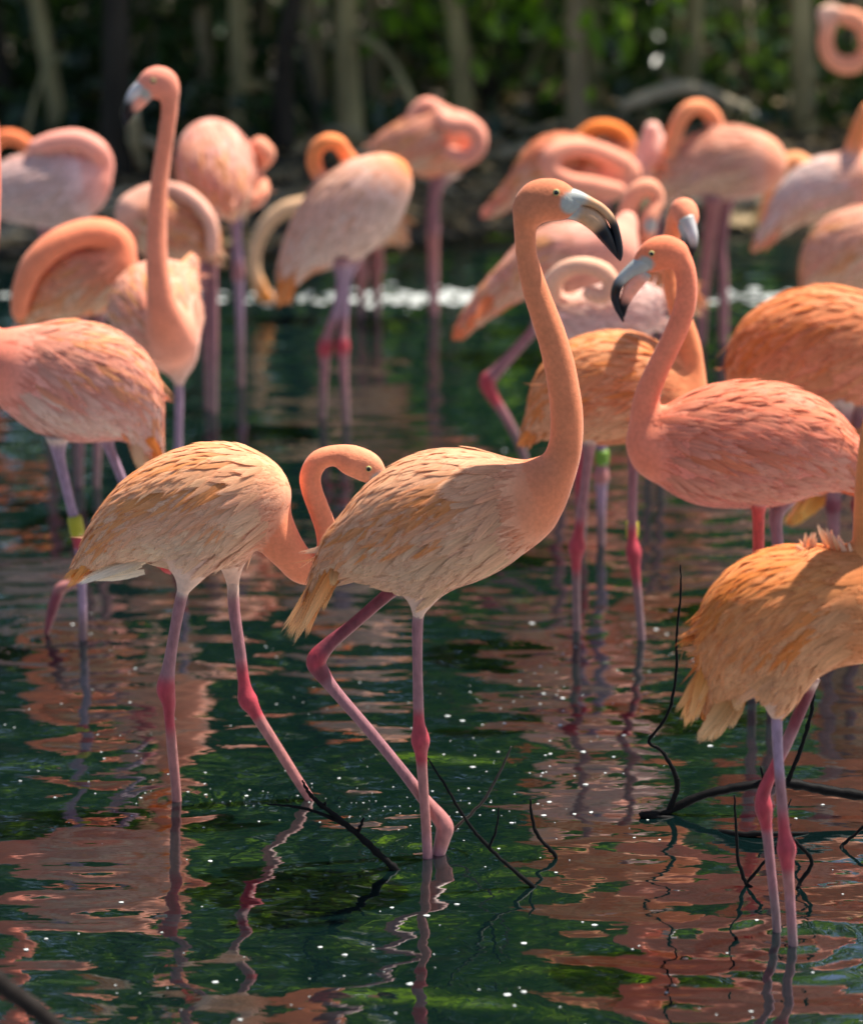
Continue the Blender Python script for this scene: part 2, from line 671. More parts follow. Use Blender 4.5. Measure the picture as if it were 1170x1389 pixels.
# ------------------------------------------------------------------ feathers
def feather_cards(roots, dirs, norms, L, Wd, cols, tipcols, sdf=None, h0=-0.001, h1=0.006, rows=5, bendy=0.10, point=0.75):
    """many curved blades as one mesh; rows along the length, 3 columns"""
    n = len(roots)
    side = np.cross(dirs, norms)
    side /= np.linalg.norm(side, axis=1)[:, None] + 1e-9
    V = np.zeros((n, rows, 3, 3))
    C = np.zeros((n, rows, 3, 3))
    U = np.zeros((n, rows, 3, 2))
    bend = rng.normal(0, bendy, n)
    for i in range(rows):
        s = i / (rows - 1)
        w = Wd * (math.sin(math.pi * min(s * 0.80 + 0.16, 1.0)) ** 0.7 if s < 0.98 else 0.10)
        if s > 0.7 and s < 0.98:
            w = w * point
        p = roots + dirs * (L * s)[:, None] + side * (bend * L * s * s)[:, None]
        for j, sg in enumerate((-1, 0, 1)):
            q = p + side * (w * sg * 0.5)[:, None]
            lift = h0 + (h1 - h0) * s + (0.0 if sg == 0 else -0.0012)
            if sdf is not None:
                f, org, h = sdf
                for _ in range(2):
                    d = sample_grid(f, org, h, q)
                    gq = grad_grid(f, org, h, q)
                    mv = np.where(d < CLAMP * 0.6, d - lift, 0)
                    q = q - gq * mv[:, None]
            else:
                q = q + norms * lift
            V[:, i, j] = q
            C[:, i, j] = cols * (1 - s ** 1.6) + tipcols * (s ** 1.6)
            U[:, i, j] = np.stack([np.full(n, sg * 0.5), np.full(n, s)], 1)
    base = (np.arange(n) * rows * 3)[:, None, None]
    ii, jj = np.meshgrid(np.arange(rows - 1), np.arange(2), indexing='ij')
    a = (ii * 3 + jj).ravel()
    q4 = np.stack([a, a + 1, a + 4, a + 3], 1)[None]
    F = (base + q4).reshape(-1, 4)
    rr = np.repeat(rng.uniform(0, 50, n), rows * 3)
    return V.reshape(-1, 3), F, C.reshape(-1, 3), U.reshape(-1, 2), rr


def merge_cards(lst):
    o, V, F, C, U, R = 0, [], [], [], [], []
    for v, f, c, u, r in lst:
        V.append(v); F.append(f + o); C.append(c); U.append(u); R.append(r)
        o += len(v)
    return np.vstack(V), np.vstack(F), np.vstack(C), np.vstack(U), np.concatenate(R)


LEGC = {'w': S(204, 172, 156), 'm': S(146, 98, 103), 'k': S(164, 54, 66), 'l': S(120, 92, 94),
        'p': S(146, 118, 138), 'r': S(206, 66, 58), 'd': S(120, 54, 64), 'b': S(160, 102, 98)}
BILLC = {'g': S(166, 168, 162), 't': S(196, 150, 112), 'p': S(238, 158, 132), 'b': S(22, 24, 30), 'w': S(196, 192, 190)}
BED = -0.165


def flamingo(label, wl, neck=None, body=None, head=None, legs=(), bills=(), eye=None, face=None, tails=(), bands=(),
             col=None, q=0.74, vox=0.0085, kn=0.03, feathers=1.0, fl=1.0, group=None, Y=None, neckq=1.0, headq=0.74, twist=0.35):
    """one bird: stations are photograph pixels on the vertical plane at the distance where its feet meet the water"""
    if Y is None:
        Y0 = on_water(wl[0], wl[1]).y
        base = on_water(wl[0], wl[1])
    else:
        Y0 = Y
        p = on_plane(wl[0], wl[1], Y)
        base = Vector((p.x, Y, 0))
    k = mpp(Y0)
    root = bpy.data.objects.new('flamingo', None)
    root.empty_display_size = 0.1
    COL.objects.link(root)
    root.location = base
    root['label'] = label
    root['category'] = 'flamingo'
    root['group'] = 'flock of flamingos wading in the pond'
    B = np.array(base)
    chains = []
    if body:
        chains.append(('body', *st_to_3d(body, Y0, k), q))
    if neck:
        for nk in (neck if isinstance(neck[0], list) else [neck]):
            chains.append(('neck', *st_to_3d(nk, Y0, k), neckq))
    if head:
        chains.append(('head', *st_to_3d(head, Y0, k), headq))
    for lg in legs:
        ws = [s_ for s_ in lg['st'] if s_[3] == 'w']
        if len(ws) >= 2:
            n_w = len(ws)
            nxt = lg['st'][n_w]
            ws = [(a_, b_, r_ * .92, lg.get('dy', 0) * .8) for a_, b_, r_, _ in ws] + [(.5 * (ws[-1][0] + nxt[0]), .5 * (ws[-1][1] + nxt[1]), nxt[2] * .9, lg.get('dy', 0) * .8)]
            chains.append(('thigh', *st_to_3d(ws, Y0, k), .9))
    lo = np.min([(P - R[:, None] * max(1, qq)).min(0) for _, P, R, qq in chains], 0) - 3 * vox
    hi = np.max([(P + R[:, None] * max(1, qq)).max(0) for _, P, R, qq in chains], 0) + 3 * vox
    shape = np.ceil((hi - lo) / vox).astype(int) + 1
    fs = [chain_sdf(tuple(shape), lo, vox, P, R, qq) for _, P, R, qq in chains]
    f = fs[0]
    for c, g_ in zip(chains[1:], fs[1:]):
        f = smin(f, g_, {'head': 0.014, 'thigh': 0.05}.get(c[0], kn))
    V, Qd = surface_nets(f, lo, vox)
    nrm = grad_grid(f, lo, vox, V)
    # colours: neck / back / flank by which chain is nearest
    pal = dict(neck=S(226, 146, 112), back=S(230, 165, 120), flank=S(226, 190, 165), rear=S(232, 150, 70), head=S(222, 142, 108))
    pal.update(col or {})
    pal = {k_: tuple(np.array(c_) * np.array([.97, .85, .77] if vox < .0093 else [1.0, .96, .91])) for k_, c_ in pal.items()}

    def shade(Pp, Nn):
        ds = np.stack([sample_grid(g_, lo, vox, Pp) for g_ in fs], 1)
        wgt = np.exp(-np.clip(ds, -.05, .06) / 0.012)
        out = np.zeros((len(Pp), 3))
        tot = wgt.sum(1)
        for i, (nm, P, R, qq) in enumerate(chains):
            if nm == 'body':
                ix = np.argmin(((Pp[:, None, ::2] - P[None, ::3, ::2]) ** 2).sum(2) - (R[None, ::3] ** 2), axis=1) * 3
                t = ix / (len(P) - 1)
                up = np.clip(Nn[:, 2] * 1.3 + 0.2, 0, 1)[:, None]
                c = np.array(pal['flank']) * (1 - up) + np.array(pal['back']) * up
                rr = np.clip((t - 0.66) / 0.2, 0, 1)[:, None]
                c = c * (1 - rr) + np.array(pal['rear']) * rr
                fr = np.clip((0.24 - t) / 0.24, 0, 1)[:, None]
                c = c * (1 - fr) + np.array(pal['neck']) * fr
            else:
                c = np.tile(np.array(pal[nm] if nm != 'thigh' else tuple(.5 * np.array(pal['flank']) + .5 * np.array(S(226, 200, 186)))), (len(Pp), 1))
            out += c * wgt[:, i:i + 1]
        out /= tot[:, None]
        if face:
            fp = np.array(on_plane(face[0], face[1], Y0 + (face[3] if len(face) > 3 else 0)))
            d = np.linalg.norm(Pp[:, ::2] - fp[::2], axis=1)
            w = np.clip((face[2] * k - d) / (0.006), 0, 1)[:, None]
            out = out * (1 - w) + np.array(BILLC['g']) * w
        return out

    cols = shade(V, nrm)
    cols *= (1 + 0.05 * np.sin(V[:, :1] * 61 + 2) * np.sin(V[:, 2:] * 73 + 1) + 0.05 * np.sin(V[:, 1:2] * 47))
    me = mesh_np('flamingo_body', V - B, Qd, M['plumage'], cols=np.clip(cols, 0, 1))
    link('body', me, root)

    # ---- plumage laid over the body like shingles
    if feathers > 0 and body:
        tri = V[Qd]
        area = np.linalg.norm(np.cross(tri[:, 1] - tri[:, 0], tri[:, 2] - tri[:, 0]), axis=1)
        ctr = tri.mean(1)
        cn = grad_grid(f, lo, vox, ctr)
        allP = np.vstack([c[1] for c in chains])
        allT = np.vstack([np.gradient(c[1], axis=0) for c in chains])
        # neck is listed head -> chest and body chest -> tail, so tangents run the way feathers lie
        allT /= np.linalg.norm(allT, axis=1)[:, None] + 1e-9
        bi = [i for i, c in enumerate(chains) if c[0] == 'body'][0]
        Pb, Rb = chains[bi][1], chains[bi][2]
        tb_all = np.linspace(0, 1, len(Pb))
        db = fs[bi]
        d_other = np.min([g_ for i, g_ in enumerate(fs) if i != bi], 0) if len(fs) > 1 else np.full_like(db, CLAMP)
        dbody = sample_grid(db, lo, vox, ctr)
        doth = sample_grid(d_other, lo, vox, ctr)
        Tb = np.gradient(Pb, axis=0)
        Tb /= np.linalg.norm(Tb, axis=1)[:, None] + 1e-9
        ib = np.argmin(((ctr[:, None, :] - Pb[None, ::2]) ** 2).sum(2) / (Rb[None, ::2] ** 2 + 1e-6), axis=1) * 2
        t = tb_all[np.minimum(ib, len(Pb) - 1)]
        onbody = dbody < doth + 0.004
        lists = []

        sd = rng.uniform(0, 6)

        def lay(mask, count, L0, L1, wr, droop, h1, cvar, tipf, tint=None, rows=4, point=.75, flow=None, mode='streak', hb=-0.0015):
            pr = area * mask
            if pr.sum() <= 0 or count < 1:
                return
            pick = rng.choice(len(ctr), size=int(count), p=pr / pr.sum())
            p = ctr[pick] + rng.normal(0, vox * 0.4, (len(pick), 3))
            nn = cn[pick]
            if flow is None:
                d = Tb[np.minimum(ib[pick], len(Pb) - 1)].copy()
            else:
                d = flow[pick].copy()
            d[:, 2] -= droop * (1 - np.clip(nn[:, 2], 0, 1))
            d += rng.normal(0, 0.10, d.shape)
            d -= nn * (d * nn).sum(1)[:, None]
            d /= np.linalg.norm(d, axis=1)[:, None] + 1e-9
            tt = t[pick]
            L = (L0 + (L1 - L0) * tt) * rng.uniform(.8, 1.2, len(pick)) * fl
            dt = sample_grid(f, lo, vox, p + d * (L * .75)[:, None])
            L = np.where(dt > .055, L * .5, L)      # keep feathers near the rim short
            c = shade(p, nn) * (1 + rng.normal(0, cvar, (len(pick), 1)))
            if tint is not None:
                rel = p - Pb[np.minimum(ib[pick], len(Pb) - 1)]
                ph = np.arctan2(np.abs(rel[:, 1]), rel[:, 2])
                sw = 0.5 + 0.5 * np.sin(ph * 8.5 + 2.2 * np.sin(tt * 5 + ph * 2.3 + sd) + sd * 3)
                if mode == 'pale':          # pale panel of wing coverts low on the side
                    mixw = np.clip((0.45 - nn[:, 2]) / 0.5, 0, 1) * (0.55 + 0.45 * sw)
                elif mode == 'rear':
                    mixw = .6 + .4 * sw
                else:
                    mixw = sw ** 1.3
                mixw = np.clip(mixw + rng.normal(0, .10, len(pick)), 0, 1)[:, None] * .9
                c = c * (1 - mixw) + np.array(tint) * (1 + rng.normal(0, cvar, (len(pick), 1))) * mixw
            tip = np.clip(c * (1 + tipf) + 0.06 * tipf, 0, 0.95)
            c = c * (1 - tipf * np.array([1.0, 1.5, 1.9]))
            lists.append(feather_cards(p - d * (L * 0.25)[:, None], d, nn, L, L * wr, np.clip(c, 0, .92), tip,
                                       sdf=(f, lo, vox), h0=hb, h1=h1, rows=rows, point=point))

        sidew = np.clip(1.1 - np.abs(cn[:, 2] - 0.1), 0, 1)
        # small contour feathers on breast, flank and back
        wing = onbody & (t > 0.24) & (t < 0.8) & (cn[:, 2] > -0.5)
        lay((onbody & (t < 0.92)) * np.clip((t - .08) / .2, 0.03, 1) * np.where(wing, .15, 1.0), 1300 * feathers, 0.045, 0.055, 0.3, 0.15, 0.0012, 0.03, 0.05, hb=-.0004)
        # lesser and greater coverts
        lay((onbody & (t > 0.22) & (t < 0.8)) * (sidew > .1) * (cn[:, 2] > -0.6), 520 * feathers, 0.085, 0.125, 0.20, twist, 0.0080, 0.05, 0.17, tint=pal.get('pale', S(236, 200, 168)), mode='pale')
        # long scapulars and tertials draped over the rear half
        lay((onbody & (t > 0.26) & (t < 0.72)) * (cn[:, 2] > 0.0), 260 * feathers, 0.11, 0.16, 0.115, twist * 1.3, 0.0105, 0.05, 0.16, tint=pal.get('drape', S(232, 164, 104)), rows=6, point=.6)
        # secondaries showing below the coverts at the rear
        lay((onbody & (t > 0.55) & (t < 0.82)) * (np.abs(cn[:, 2]) < 0.85), 170 * feathers, 0.085, 0.09, 0.15, twist * .6, 0.005, 0.08, 0.06, tint=pal['rear'], rows=6, point=.6, mode='rear')
        if lists:
            Vf, Ff, Cf, Uf, Rf = merge_cards(lists)
            o = link('plumage', mesh_np('plumage', Vf - B, Ff, M['feather'], cols=np.clip(Cf, 0, 1), uvs=Uf, rand=Rf), root)
            o['kind'] = 'stuff'

    # ---- tail feathers: blades from a root to their tips
    for (ru, rv, tips, wd, c0, c1) in tails:
        lst = []
        for (tu, tv) in tips:
            for rep in range(4):
                dy = rng.normal(0, 0.02)
                a = np.array(on_plane(ru + rng.normal(0, 5), rv + rng.normal(0, 5), Y0 + dy * .5))
                b = np.array(on_plane(tu + rng.normal(0, 3), tv + rng.normal(0, 4), Y0 + dy))
                L = np.linalg.norm(b - a)
                d = (b - a) / L
                nn = np.array([0.15 * rng.normal(), -1.0, 0.5 + .3 * rng.normal()])
                nn -= d * nn.dot(d)
                nn /= np.linalg.norm(nn)
                jc = 1 + rng.normal(0, .08)
                lst.append(feather_cards(a[None], d[None], nn[None], np.array([L]), np.array([wd]), np.array([c0]) * jc,
                                         np.clip(np.array([c1]) * jc, 0, .95), rows=8, h0=0, h1=0.004, point=.85, bendy=.035))
        Vf, Ff, Cf, Uf, Rf = merge_cards(lst)
        link('tail', mesh_np('tail', Vf - B, Ff, M['feather'], cols=np.clip(Cf, 0, 1), uvs=Uf, rand=Rf), root)

    # ---- legs
    leg_objs = []
    for lg in legs:
        dy0 = lg.get('dy', 0.0) * .8
        st = lg['st']
        wet = lg.get('wet', True)
        nw = sum(1 for s in st if s[3] == 'w')
        if nw >= 2:
            st = [(st[nw - 2][0] * .3 + st[nw - 1][0] * .7, st[nw - 2][1] * .3 + st[nw - 1][1] * .7, st[nw][2] * .9, 'w')] + [(st[nw - 1][0], st[nw - 1][1], st[nw][2], 'w')] + list(st[nw:])
        ks = [i_ for i_, s in enumerate(st) if s[3] == 'k']
        if ks:                                  # knobbly joint, slimmer shafts above and below it
            kb = max(ks, key=lambda i_: st[i_][2])
            st = [(s[0], s[1], s[2] * (1.04 if i_ == kb else .84 if i_ in ks else 1.0), s[3]) for i_, s in enumerate(st)]
        A = np.array([[s[0], s[1], s[2]] for s in st], float)
        Cc = np.array([LEGC[s[3]] for s in st])
        D = catmull(np.hstack([A, Cc]), 5)
        for i_ in range(len(st) - 1):          # red joints end fairly abruptly
            for j_ in range(5):
                tt_ = min(max((j_ / 5 - .2) / .45, 0), 1)
                D[i_ * 5 + j_, 3:] = Cc[i_] * (1 - tt_) + Cc[i_ + 1] * tt_
        if wet:
            Yc = on_water(A[-1, 0], A[-1, 1]).y
        else:
            Yc = Y0 + dy0
        fr = (D[:, 1] - D[0, 1]) / (D[-1, 1] - D[0, 1] + 1e-6)
        P = np.array([on_plane(d[0], d[1], (Y0 + dy0) * (1 - t_) + Yc * t_) for d, t_ in zip(D, fr)])
        R = np.maximum(D[:, 2], 1.5) * k
        Ccol = D[:, 3:]
        if wet:
            dirn = P[-1] - P[-8]
            dirn /= np.linalg.norm(dirn)
            dirn[2] = min(dirn[2], -0.5)
            e = P[-1] + dirn * ((BED + 0.006 - P[-1][2]) / dirn[2])
            P = np.vstack([P, e])
            R = np.append(R, R[-1])
            Ccol = np.vstack([Ccol, Ccol[-1]])
        Vt, Ft = tube(P, R, 12)
        lo_ = link('leg', mesh_np('leg', Vt - B, Ft, M['leg'], cols=np.clip(np.repeat(Ccol, 12, 0), 0, 1)), root)
        leg_objs.append(lo_)
        # webbed foot
        e = P[-1]
        if wet:
            face_dir = lg.get('toe', 1.0)
            toes = []
            for an in (-0.5, 0.0, 0.5):
                d = np.array([face_dir * math.cos(an), math.sin(an), 0])
                pp = np.array([e + d * s_ + np.array([0, 0, 0.002 * (1 - s_ * 8)]) for s_ in (0, .03, .06, .085)])
                toes.append(tube(pp, np.array([.007, .006, .005, .003]), 6))
            w1 = e + np.array([face_dir * math.cos(.5) * .075, math.sin(.5) * .075, 0])
            w0 = e + np.array([face_dir * .07, 0, 0])
            w2 = e + np.array([face_dir * math.cos(.5) * .075, -math.sin(.5) * .075, 0])
            toes.append((np.array([e, w1, w0, w2]), [(0, 1, 2), (0, 2, 3)]))
            Vt, Ft = join_vf(toes)
            link('webbed_foot', mesh_np('webbed_foot', Vt - B, Ft, M['leg'], cols=np.tile(LEGC['l'], (len(Vt), 1))), lo_)
    for (li, u0, v0, u1, v1, r, c) in bands:
        lg = legs[li]
        dy0 = lg.get('dy', 0.0)
        a, b_ = [np.array(on_plane(uu, vv, Y0 + dy0 * .6)) for uu, vv in ((u0, v0), (u1, v1))]
        n_ = 6
        P = np.array([a + (b_ - a) * t_ for t_ in np.linspace(0, 1, n_)])
        R = np.array([r * .86] + [r] * (n_ - 2) + [r * .86]) * k
        Vt, Ft = tube(P, R, 14)
        link('leg_band', mesh_np('leg_band', Vt - B, Ft, M['band'], cols=np.tile(S(*c), (len(Vt), 1))), leg_objs[li])

    # ---- bill
    for nm, st, qb in bills:
        A = np.array([[s[0], s[1], s[2], (s[4] if len(s) > 4 else 0.0)] for s in st], float)
        Cc = np.array([BILLC[s[3]] for s in st])
        D = catmull(np.hstack([A, Cc]), 5)
        P = np.array([on_plane(d[0], d[1], Y0 + d[3]) for d in D])
        R = np.maximum(D[:, 2], 0.6) * k
        Vt, Ft = tube(P, R, 16, flat=(np.array([0, 1.0, 0]), qb))
        link(nm, mesh_np(nm, Vt - B, Ft, M['bill'], cols=np.clip(np.repeat(D[:, 4:], 16, 0), 0, 1)), root)

    # ---- eyes, on both sides of the head
    if eye:
        eu, ev, er = eye[:3]
        edy = eye[3] if len(eye) > 3 else 0.0
        for sgn in (-1, 1):
            c0 = np.array(on_plane(eu, ev, Y0 + edy))
            ys = np.arange(0, 0.06, 0.0008)
            pts = c0[None] + np.outer(ys * sgn, np.array([0, 1.0, 0]))
            dd = sample_grid(f, lo, vox, pts)
            j = int(np.argmax(dd > 0)) if (dd > 0).any() else len(ys) - 1
            c = pts[j]
            if sgn < 0:
                # put it where the camera's own line of sight to that pixel leaves the head
                dirv = np.array(ray(eu, ev))
                c = np.array([0, 0, CAM_H]) + dirv * (c[1] / dirv[1])
            rr = er * k

            def ball(center, r, sy):
                Vb, Fb = [], []
                n1, n2 = 8, 14
                for a_ in range(n1 + 1):
                    th = math.pi * a_ / n1
                    for b2 in range(n2):
                        ph = 2 * math.pi * b2 / n2
                        Vb.append((center[0] + r * math.sin(th) * math.cos(ph), center[1] + r * sy * math.cos(th), center[2] + r * math.sin(th) * math.sin(ph)))
                for a_ in range(n1):
                    for b2 in range(n2):
                        b3 = (b2 + 1) % n2
                        Fb.append((a_ * n2 + b2, a_ * n2 + b3, (a_ + 1) * n2 + b3, (a_ + 1) * n2 + b2))
                return np.array(Vb), Fb
            Vb, Fb = ball(c, rr, 0.55)
            eo = link('eye', mesh_np('eye', Vb - B, Fb, M['eye'], cols=np.tile(S(170, 168, 110), (len(Vb), 1))), root)
            Vb, Fb = ball(c + np.array([0, sgn * rr * .32, 0]), rr * .72, 0.5)
            link('pupil', mesh_np('pupil', Vb - B, Fb, M['eye'], cols=np.tile(S(10, 10, 12), (len(Vb), 1))), eo)
    return root




# ------------------------------------------------------------------ the wood behind the pond
def leaf_cloud(n, centers, spread, size, seed, droop=0.4):
    r = np.random.default_rng(seed)
    ci = r.integers(0, len(centers), n)
    p = np.asarray(centers)[ci] + r.normal(0, 1, (n, 3)) * np.asarray(spread)
    d = r.normal(0, 1, (n, 3))
    d[:, 2] -= droop
    d /= np.linalg.norm(d, axis=1)[:, None]
    s = np.cross(d, r.normal(0, 1, (n, 3)))
    s /= np.linalg.norm(s, axis=1)[:, None] + 1e-9
    L = size * r.uniform(.6, 1.35, n)[:, None]
    w = L * 0.27
    nn = np.cross(d, s)
    a = p
    b = p + d * L * .45 + s * w - nn * w * .3
    c = p + d * L
    e = p + d * L * .45 - s * w - nn * w * .3
    mid = p + d * L * .5
    V = np.stack([a, b, mid, e, c], 1).reshape(-1, 3)
    k = (np.arange(n) * 5)[:, None]
    F = np.concatenate([k + np.array([[0, 1, 2]]), k + np.array([[1, 4, 2]]), k + np.array([[4, 3, 2]]), k + np.array([[3, 0, 2]])])
    return V, F


def crown_mesh(seed, n=1300, h0=2.3, h1=6.4, rad=1.5, size=0.13, mat='leaf'):
    r = random.Random(seed)
    cs = []
    for i in range(46):
        z = h0 + (h1 - h0) * r.random()
        fr = math.sin(math.pi * min(max((z - h0) / (h1 - h0) * .85 + .12, 0), 1))
        a, q_ = r.uniform(0, 6.28), rad * fr * math.sqrt(r.random())
        cs.append((q_ * math.cos(a), q_ * math.sin(a), z))
    V, F = leaf_cloud(n, cs, (.24, .24, .17), size, seed)
    return mesh_np('crown', V, F, M[mat], smooth=False)


CROWNS_LOW = [crown_mesh(150 + i, n=1700, h0=(.6, .75, 1.3, 1.5)[i], h1=4.6 + .3 * i, rad=1.1, size=.12, mat='leaf_sunlit' if i < 2 else 'leaf') for i in range(4)]  # the first two wear the leaf colour with sunlight painted in
CROWNS = [crown_mesh(100 + i, h0=2.0 + .3 * (i % 3), h1=6.0 + .4 * (i % 2), rad=1.35 + .2 * (i % 3)) for i in range(5)]


def trunk_mesh(seed, r0, hgt, lean=(0, 0), tone=(0.16, 0.14, 0.10), roots=3):
    r = random.Random(seed)
    pts, rad = [], []
    n = 14
    wob = [(r.gauss(0, .03), r.gauss(0, .03)) for _ in range(n)]
    for i in range(n):
        t = i / (n - 1)
        pts.append((lean[0] * t * hgt + wob[i][0] * min(1, t * 4) * 1.2, lean[1] * t * hgt + wob[i][1] * min(1, t * 4), -0.1 + t * hgt))
        rad.append(r0 * (1 + .3 * math.exp(-t * 26)) * (1 - .62 * t))
    D = catmull(np.hstack([np.array(pts), np.array(rad)[:, None]]), 3)
    parts = [tube(D[:, :3], D[:, 3], 10)]
    for j in range(roots):
        a = r.uniform(0, 6.28)
        R_ = r.uniform(.25, .5)
        z0 = r.uniform(.2, .5)
        pp = np.array([(0, 0, z0), (.45 * R_ * math.cos(a), .45 * R_ * math.sin(a), z0 * .85), (.85 * R_ * math.cos(a), .85 * R_ * math.sin(a), z0 * .3), (R_ * math.cos(a), R_ * math.sin(a), -0.12)])
        pd = catmull(pp, 4)
        parts.append(tube(pd, np.linspace(r0 * .38, r0 * .25, len(pd)), 6))
    V, F = join_vf(parts)
    c = np.tile(np.array(tone), (len(V), 1)) * (1 + .25 * np.sin(V[:, 2:3] * 5 + seed) * np.sin(V[:, :1] * 30))
    top = D[int(len(D) * .4)][:3]
    return mesh_np('trunk', V, F, M['bark'], cols=np.clip(c, 0, 1)), D


def limb_mesh(seed, D, r0, tone):
    r = random.Random(seed)
    out = []
    for j in range(5):
        i = int(len(D) * r.uniform(.42, .85))
        p0 = D[i][:3]
        a = r.uniform(0, 6.28)
        L = r.uniform(.7, 1.3)
        pp = np.array([p0, p0 + np.array([math.cos(a) * L * .5, math.sin(a) * L * .5, L * .35]), p0 + np.array([math.cos(a) * L, math.sin(a) * L, L * .85])])
        pd = catmull(pp, 4)
        V, F = tube(pd, np.linspace(r0 * .38, r0 * .12, len(pd)), 6)
        out.append(mesh_np('limb', V, F, M['bark'], cols=np.tile(np.array(tone), (len(V), 1))))
    return out


def tree(x, y, seed, r0, label, group, lean=(0, 0), tone=(0.16, 0.14, 0.10), hgt=6.0, crown=True, roots=3, cz=0.0, cm=None):
    z = float(ground_h(x, y))
    root = bpy.data.objects.new('tree', None)
    root.empty_display_size = .3
    COL.objects.link(root)
    root.location = (x, y, z)
    root['label'] = label
    root['category'] = 'tree'
    root['group'] = group
    tm, D = trunk_mesh(seed, r0, hgt, lean, tone, roots)
    link('trunk', tm, root)
    for lm in limb_mesh(seed + 5, D, r0, tone):
        link('limb', lm, root)
    if crown:
        c = link('crown', cm or CROWNS[seed % len(CROWNS)], root)
        c.location = (D[-1][0] * .8, D[-1][1] * .8, cz)
        c.rotation_euler = (0, 0, (seed * 1.7) % 6.28)
    return root


GREY, OLIVE, DARK, PALE = (0.25, 0.20, 0.12), (0.28, 0.24, 0.12), (0.035, 0.03, 0.023), (0.38, 0.32, 0.22)
# (pixel x at the foot, pixel x at the top edge, half width in pixels, distance, tone)
TR = [(18, -12, 15, 13.2, DARK), (92, 48, 14, 12.8, OLIVE), (158, 152, 24, 12.4, DARK), (212, 196, 13, 13.8, GREY), (292, 272, 12, 13.4, GREY),
      (322, 318, 16, 12.9, OLIVE), (362, 352, 11, 14.6, DARK), (388, 390, 17, 12.6, DARK), (428, 420, 16, 13.3, GREY), (478, 474, 20, 12.7, OLIVE),
      (508, 500, 15, 13.6, GREY), (552, 560, 12, 15.0, DARK), (628, 622, 17, 13.0, OLIVE), (690, 700, 12, 14.8, DARK), (782, 776, 17, 12.8, GREY),
      (808, 800, 14, 13.5, OLIVE), (868, 872, 11, 15.2, DARK), (932, 940, 16, 13.3, OLIVE), (1012, 1004, 14, 13.7, GREY), (1042, 1040, 12, 14.6, DARK),
      (1092, 1086, 19, 12.9, OLIVE), (1150, 1156, 13, 14.0, GREY), (1215, 1210, 17, 13.0, OLIVE), (1290, 1300, 16, 13.6, GREY), (-60, -70, 16, 13.1, OLIVE), (-140, -150, 15, 13.8, GREY)]
NAMES = {DARK: 'tree with a dark almost black trunk in the wood behind the pond', OLIVE: 'tree with a slim olive brown trunk at the edge of the wood', GREY: 'tree with a thin grey trunk in the wood behind the pond'}
TREE_LABELS = ['dark trunk in the wood beside the leaning olive trunk', 'olive trunk leaning over behind the resting grey pink flamingo',
               'thick black trunk behind the sunlit yellow stump', 'thin grey trunk behind the head of the tall straight necked flamingo',
               'thin grey trunk behind the white rumped flamingo', 'olive trunk behind the white rumped flamingo beside a thin grey trunk',
               'narrow dark trunk between an olive trunk and a thick black one', 'thick black trunk between the white rumped and the curled neck flamingo',
               'grey trunk rising behind the ring of the curled neck', 'thickest olive trunk behind the curled neck flamingo',
               'grey trunk close beside the thickest olive trunk', 'thin dark trunk behind the tucked head of the one legged flamingo',
               'olive trunk behind the one legged flamingo', 'thin dark trunk behind the small dark green sapling',
               'grey trunk of a close pair behind the coiled neck sleeper', 'olive trunk of a close pair behind the vivid orange arched neck',
               'thin dark trunk behind the whitish pink flamingo', 'olive trunk behind the flamingo neck looped in a ring',
               'grey trunk behind the pale arching root', 'thin dark trunk behind the grey slanting root',
               'thick olive trunk beside the open ring neck on the bank', 'grey trunk behind the flamingo on the bank']
for i, (x0, x1, hw, Y, tone) in enumerate(TR):
    zt = on_plane(x0, 250, Y)
    ph = on_plane(x1, 0, Y)
    gz = float(ground_h(zt.x, Y))
    # lean from the two pixel columns: same distance, height between the foot and the frame's top edge
    lean = (ph.x - zt.x) / max(ph.z - gz, .3)
    tree(zt.x, Y, 300 + i * 3, hw * .85 * mpp(Y), TREE_LABELS[i] if i < len(TREE_LABELS) else NAMES[tone], 'trees behind the pond', lean=(max(-.35, min(.35, lean)) * (1 if i != 1 else 1), rnd.uniform(-.02, .05)), tone=tone, hgt=6.0, roots=(0, 1, 0, 2)[i % 4],
         cm=(CROWNS_LOW[i % 2] if 520 < x0 < 960 else CROWNS_LOW[2 + i % 2]) if i % 2 == 0 else None, crown=(i % 4 != 1))
for i, (x0, hw, Y, tone) in enumerate([(250, 9, 14.6, OLIVE), (345, 10, 14.2, GREY), (455, 9, 14.8, OLIVE), (540, 10, 14.3, OLIVE), (588, 9, 14.9, GREY), (655, 10, 14.4, OLIVE), (745, 10, 14.2, OLIVE),
                                     (845, 9, 14.6, GREY), (905, 10, 14.5, OLIVE), (975, 11, 14.1, OLIVE), (1062, 10, 14.6, OLIVE), (1125, 9, 14.4, GREY), (60, 9, 14.7, OLIVE), (130, 10, 14.3, GREY)]):
    p = on_plane(x0, 200, Y)
    tree(p.x, Y, 700 + i, hw * mpp(Y), 'slender trunk standing back between the thicker trunks of the wood', 'slender trees behind the front row', lean=(rnd.gauss(0, .03), 0), tone=tone, hgt=6.0, roots=0, crown=False)
for i in range(26):
    y = 15.5 + rnd.random() * 9
    x = (rnd.random() * 2 - 1) * (4 + y * .35)
    tree(x, y, 500 + i, rnd.uniform(.05, .1), 'slim tree deep in the shaded wood behind the pond', 'trees deep in the wood', lean=(rnd.gauss(0, .04), 0), tone=rnd.choice([GREY, OLIVE, DARK]), hgt=7.0, roots=0, cz=.6, crown=(y > 20.5))


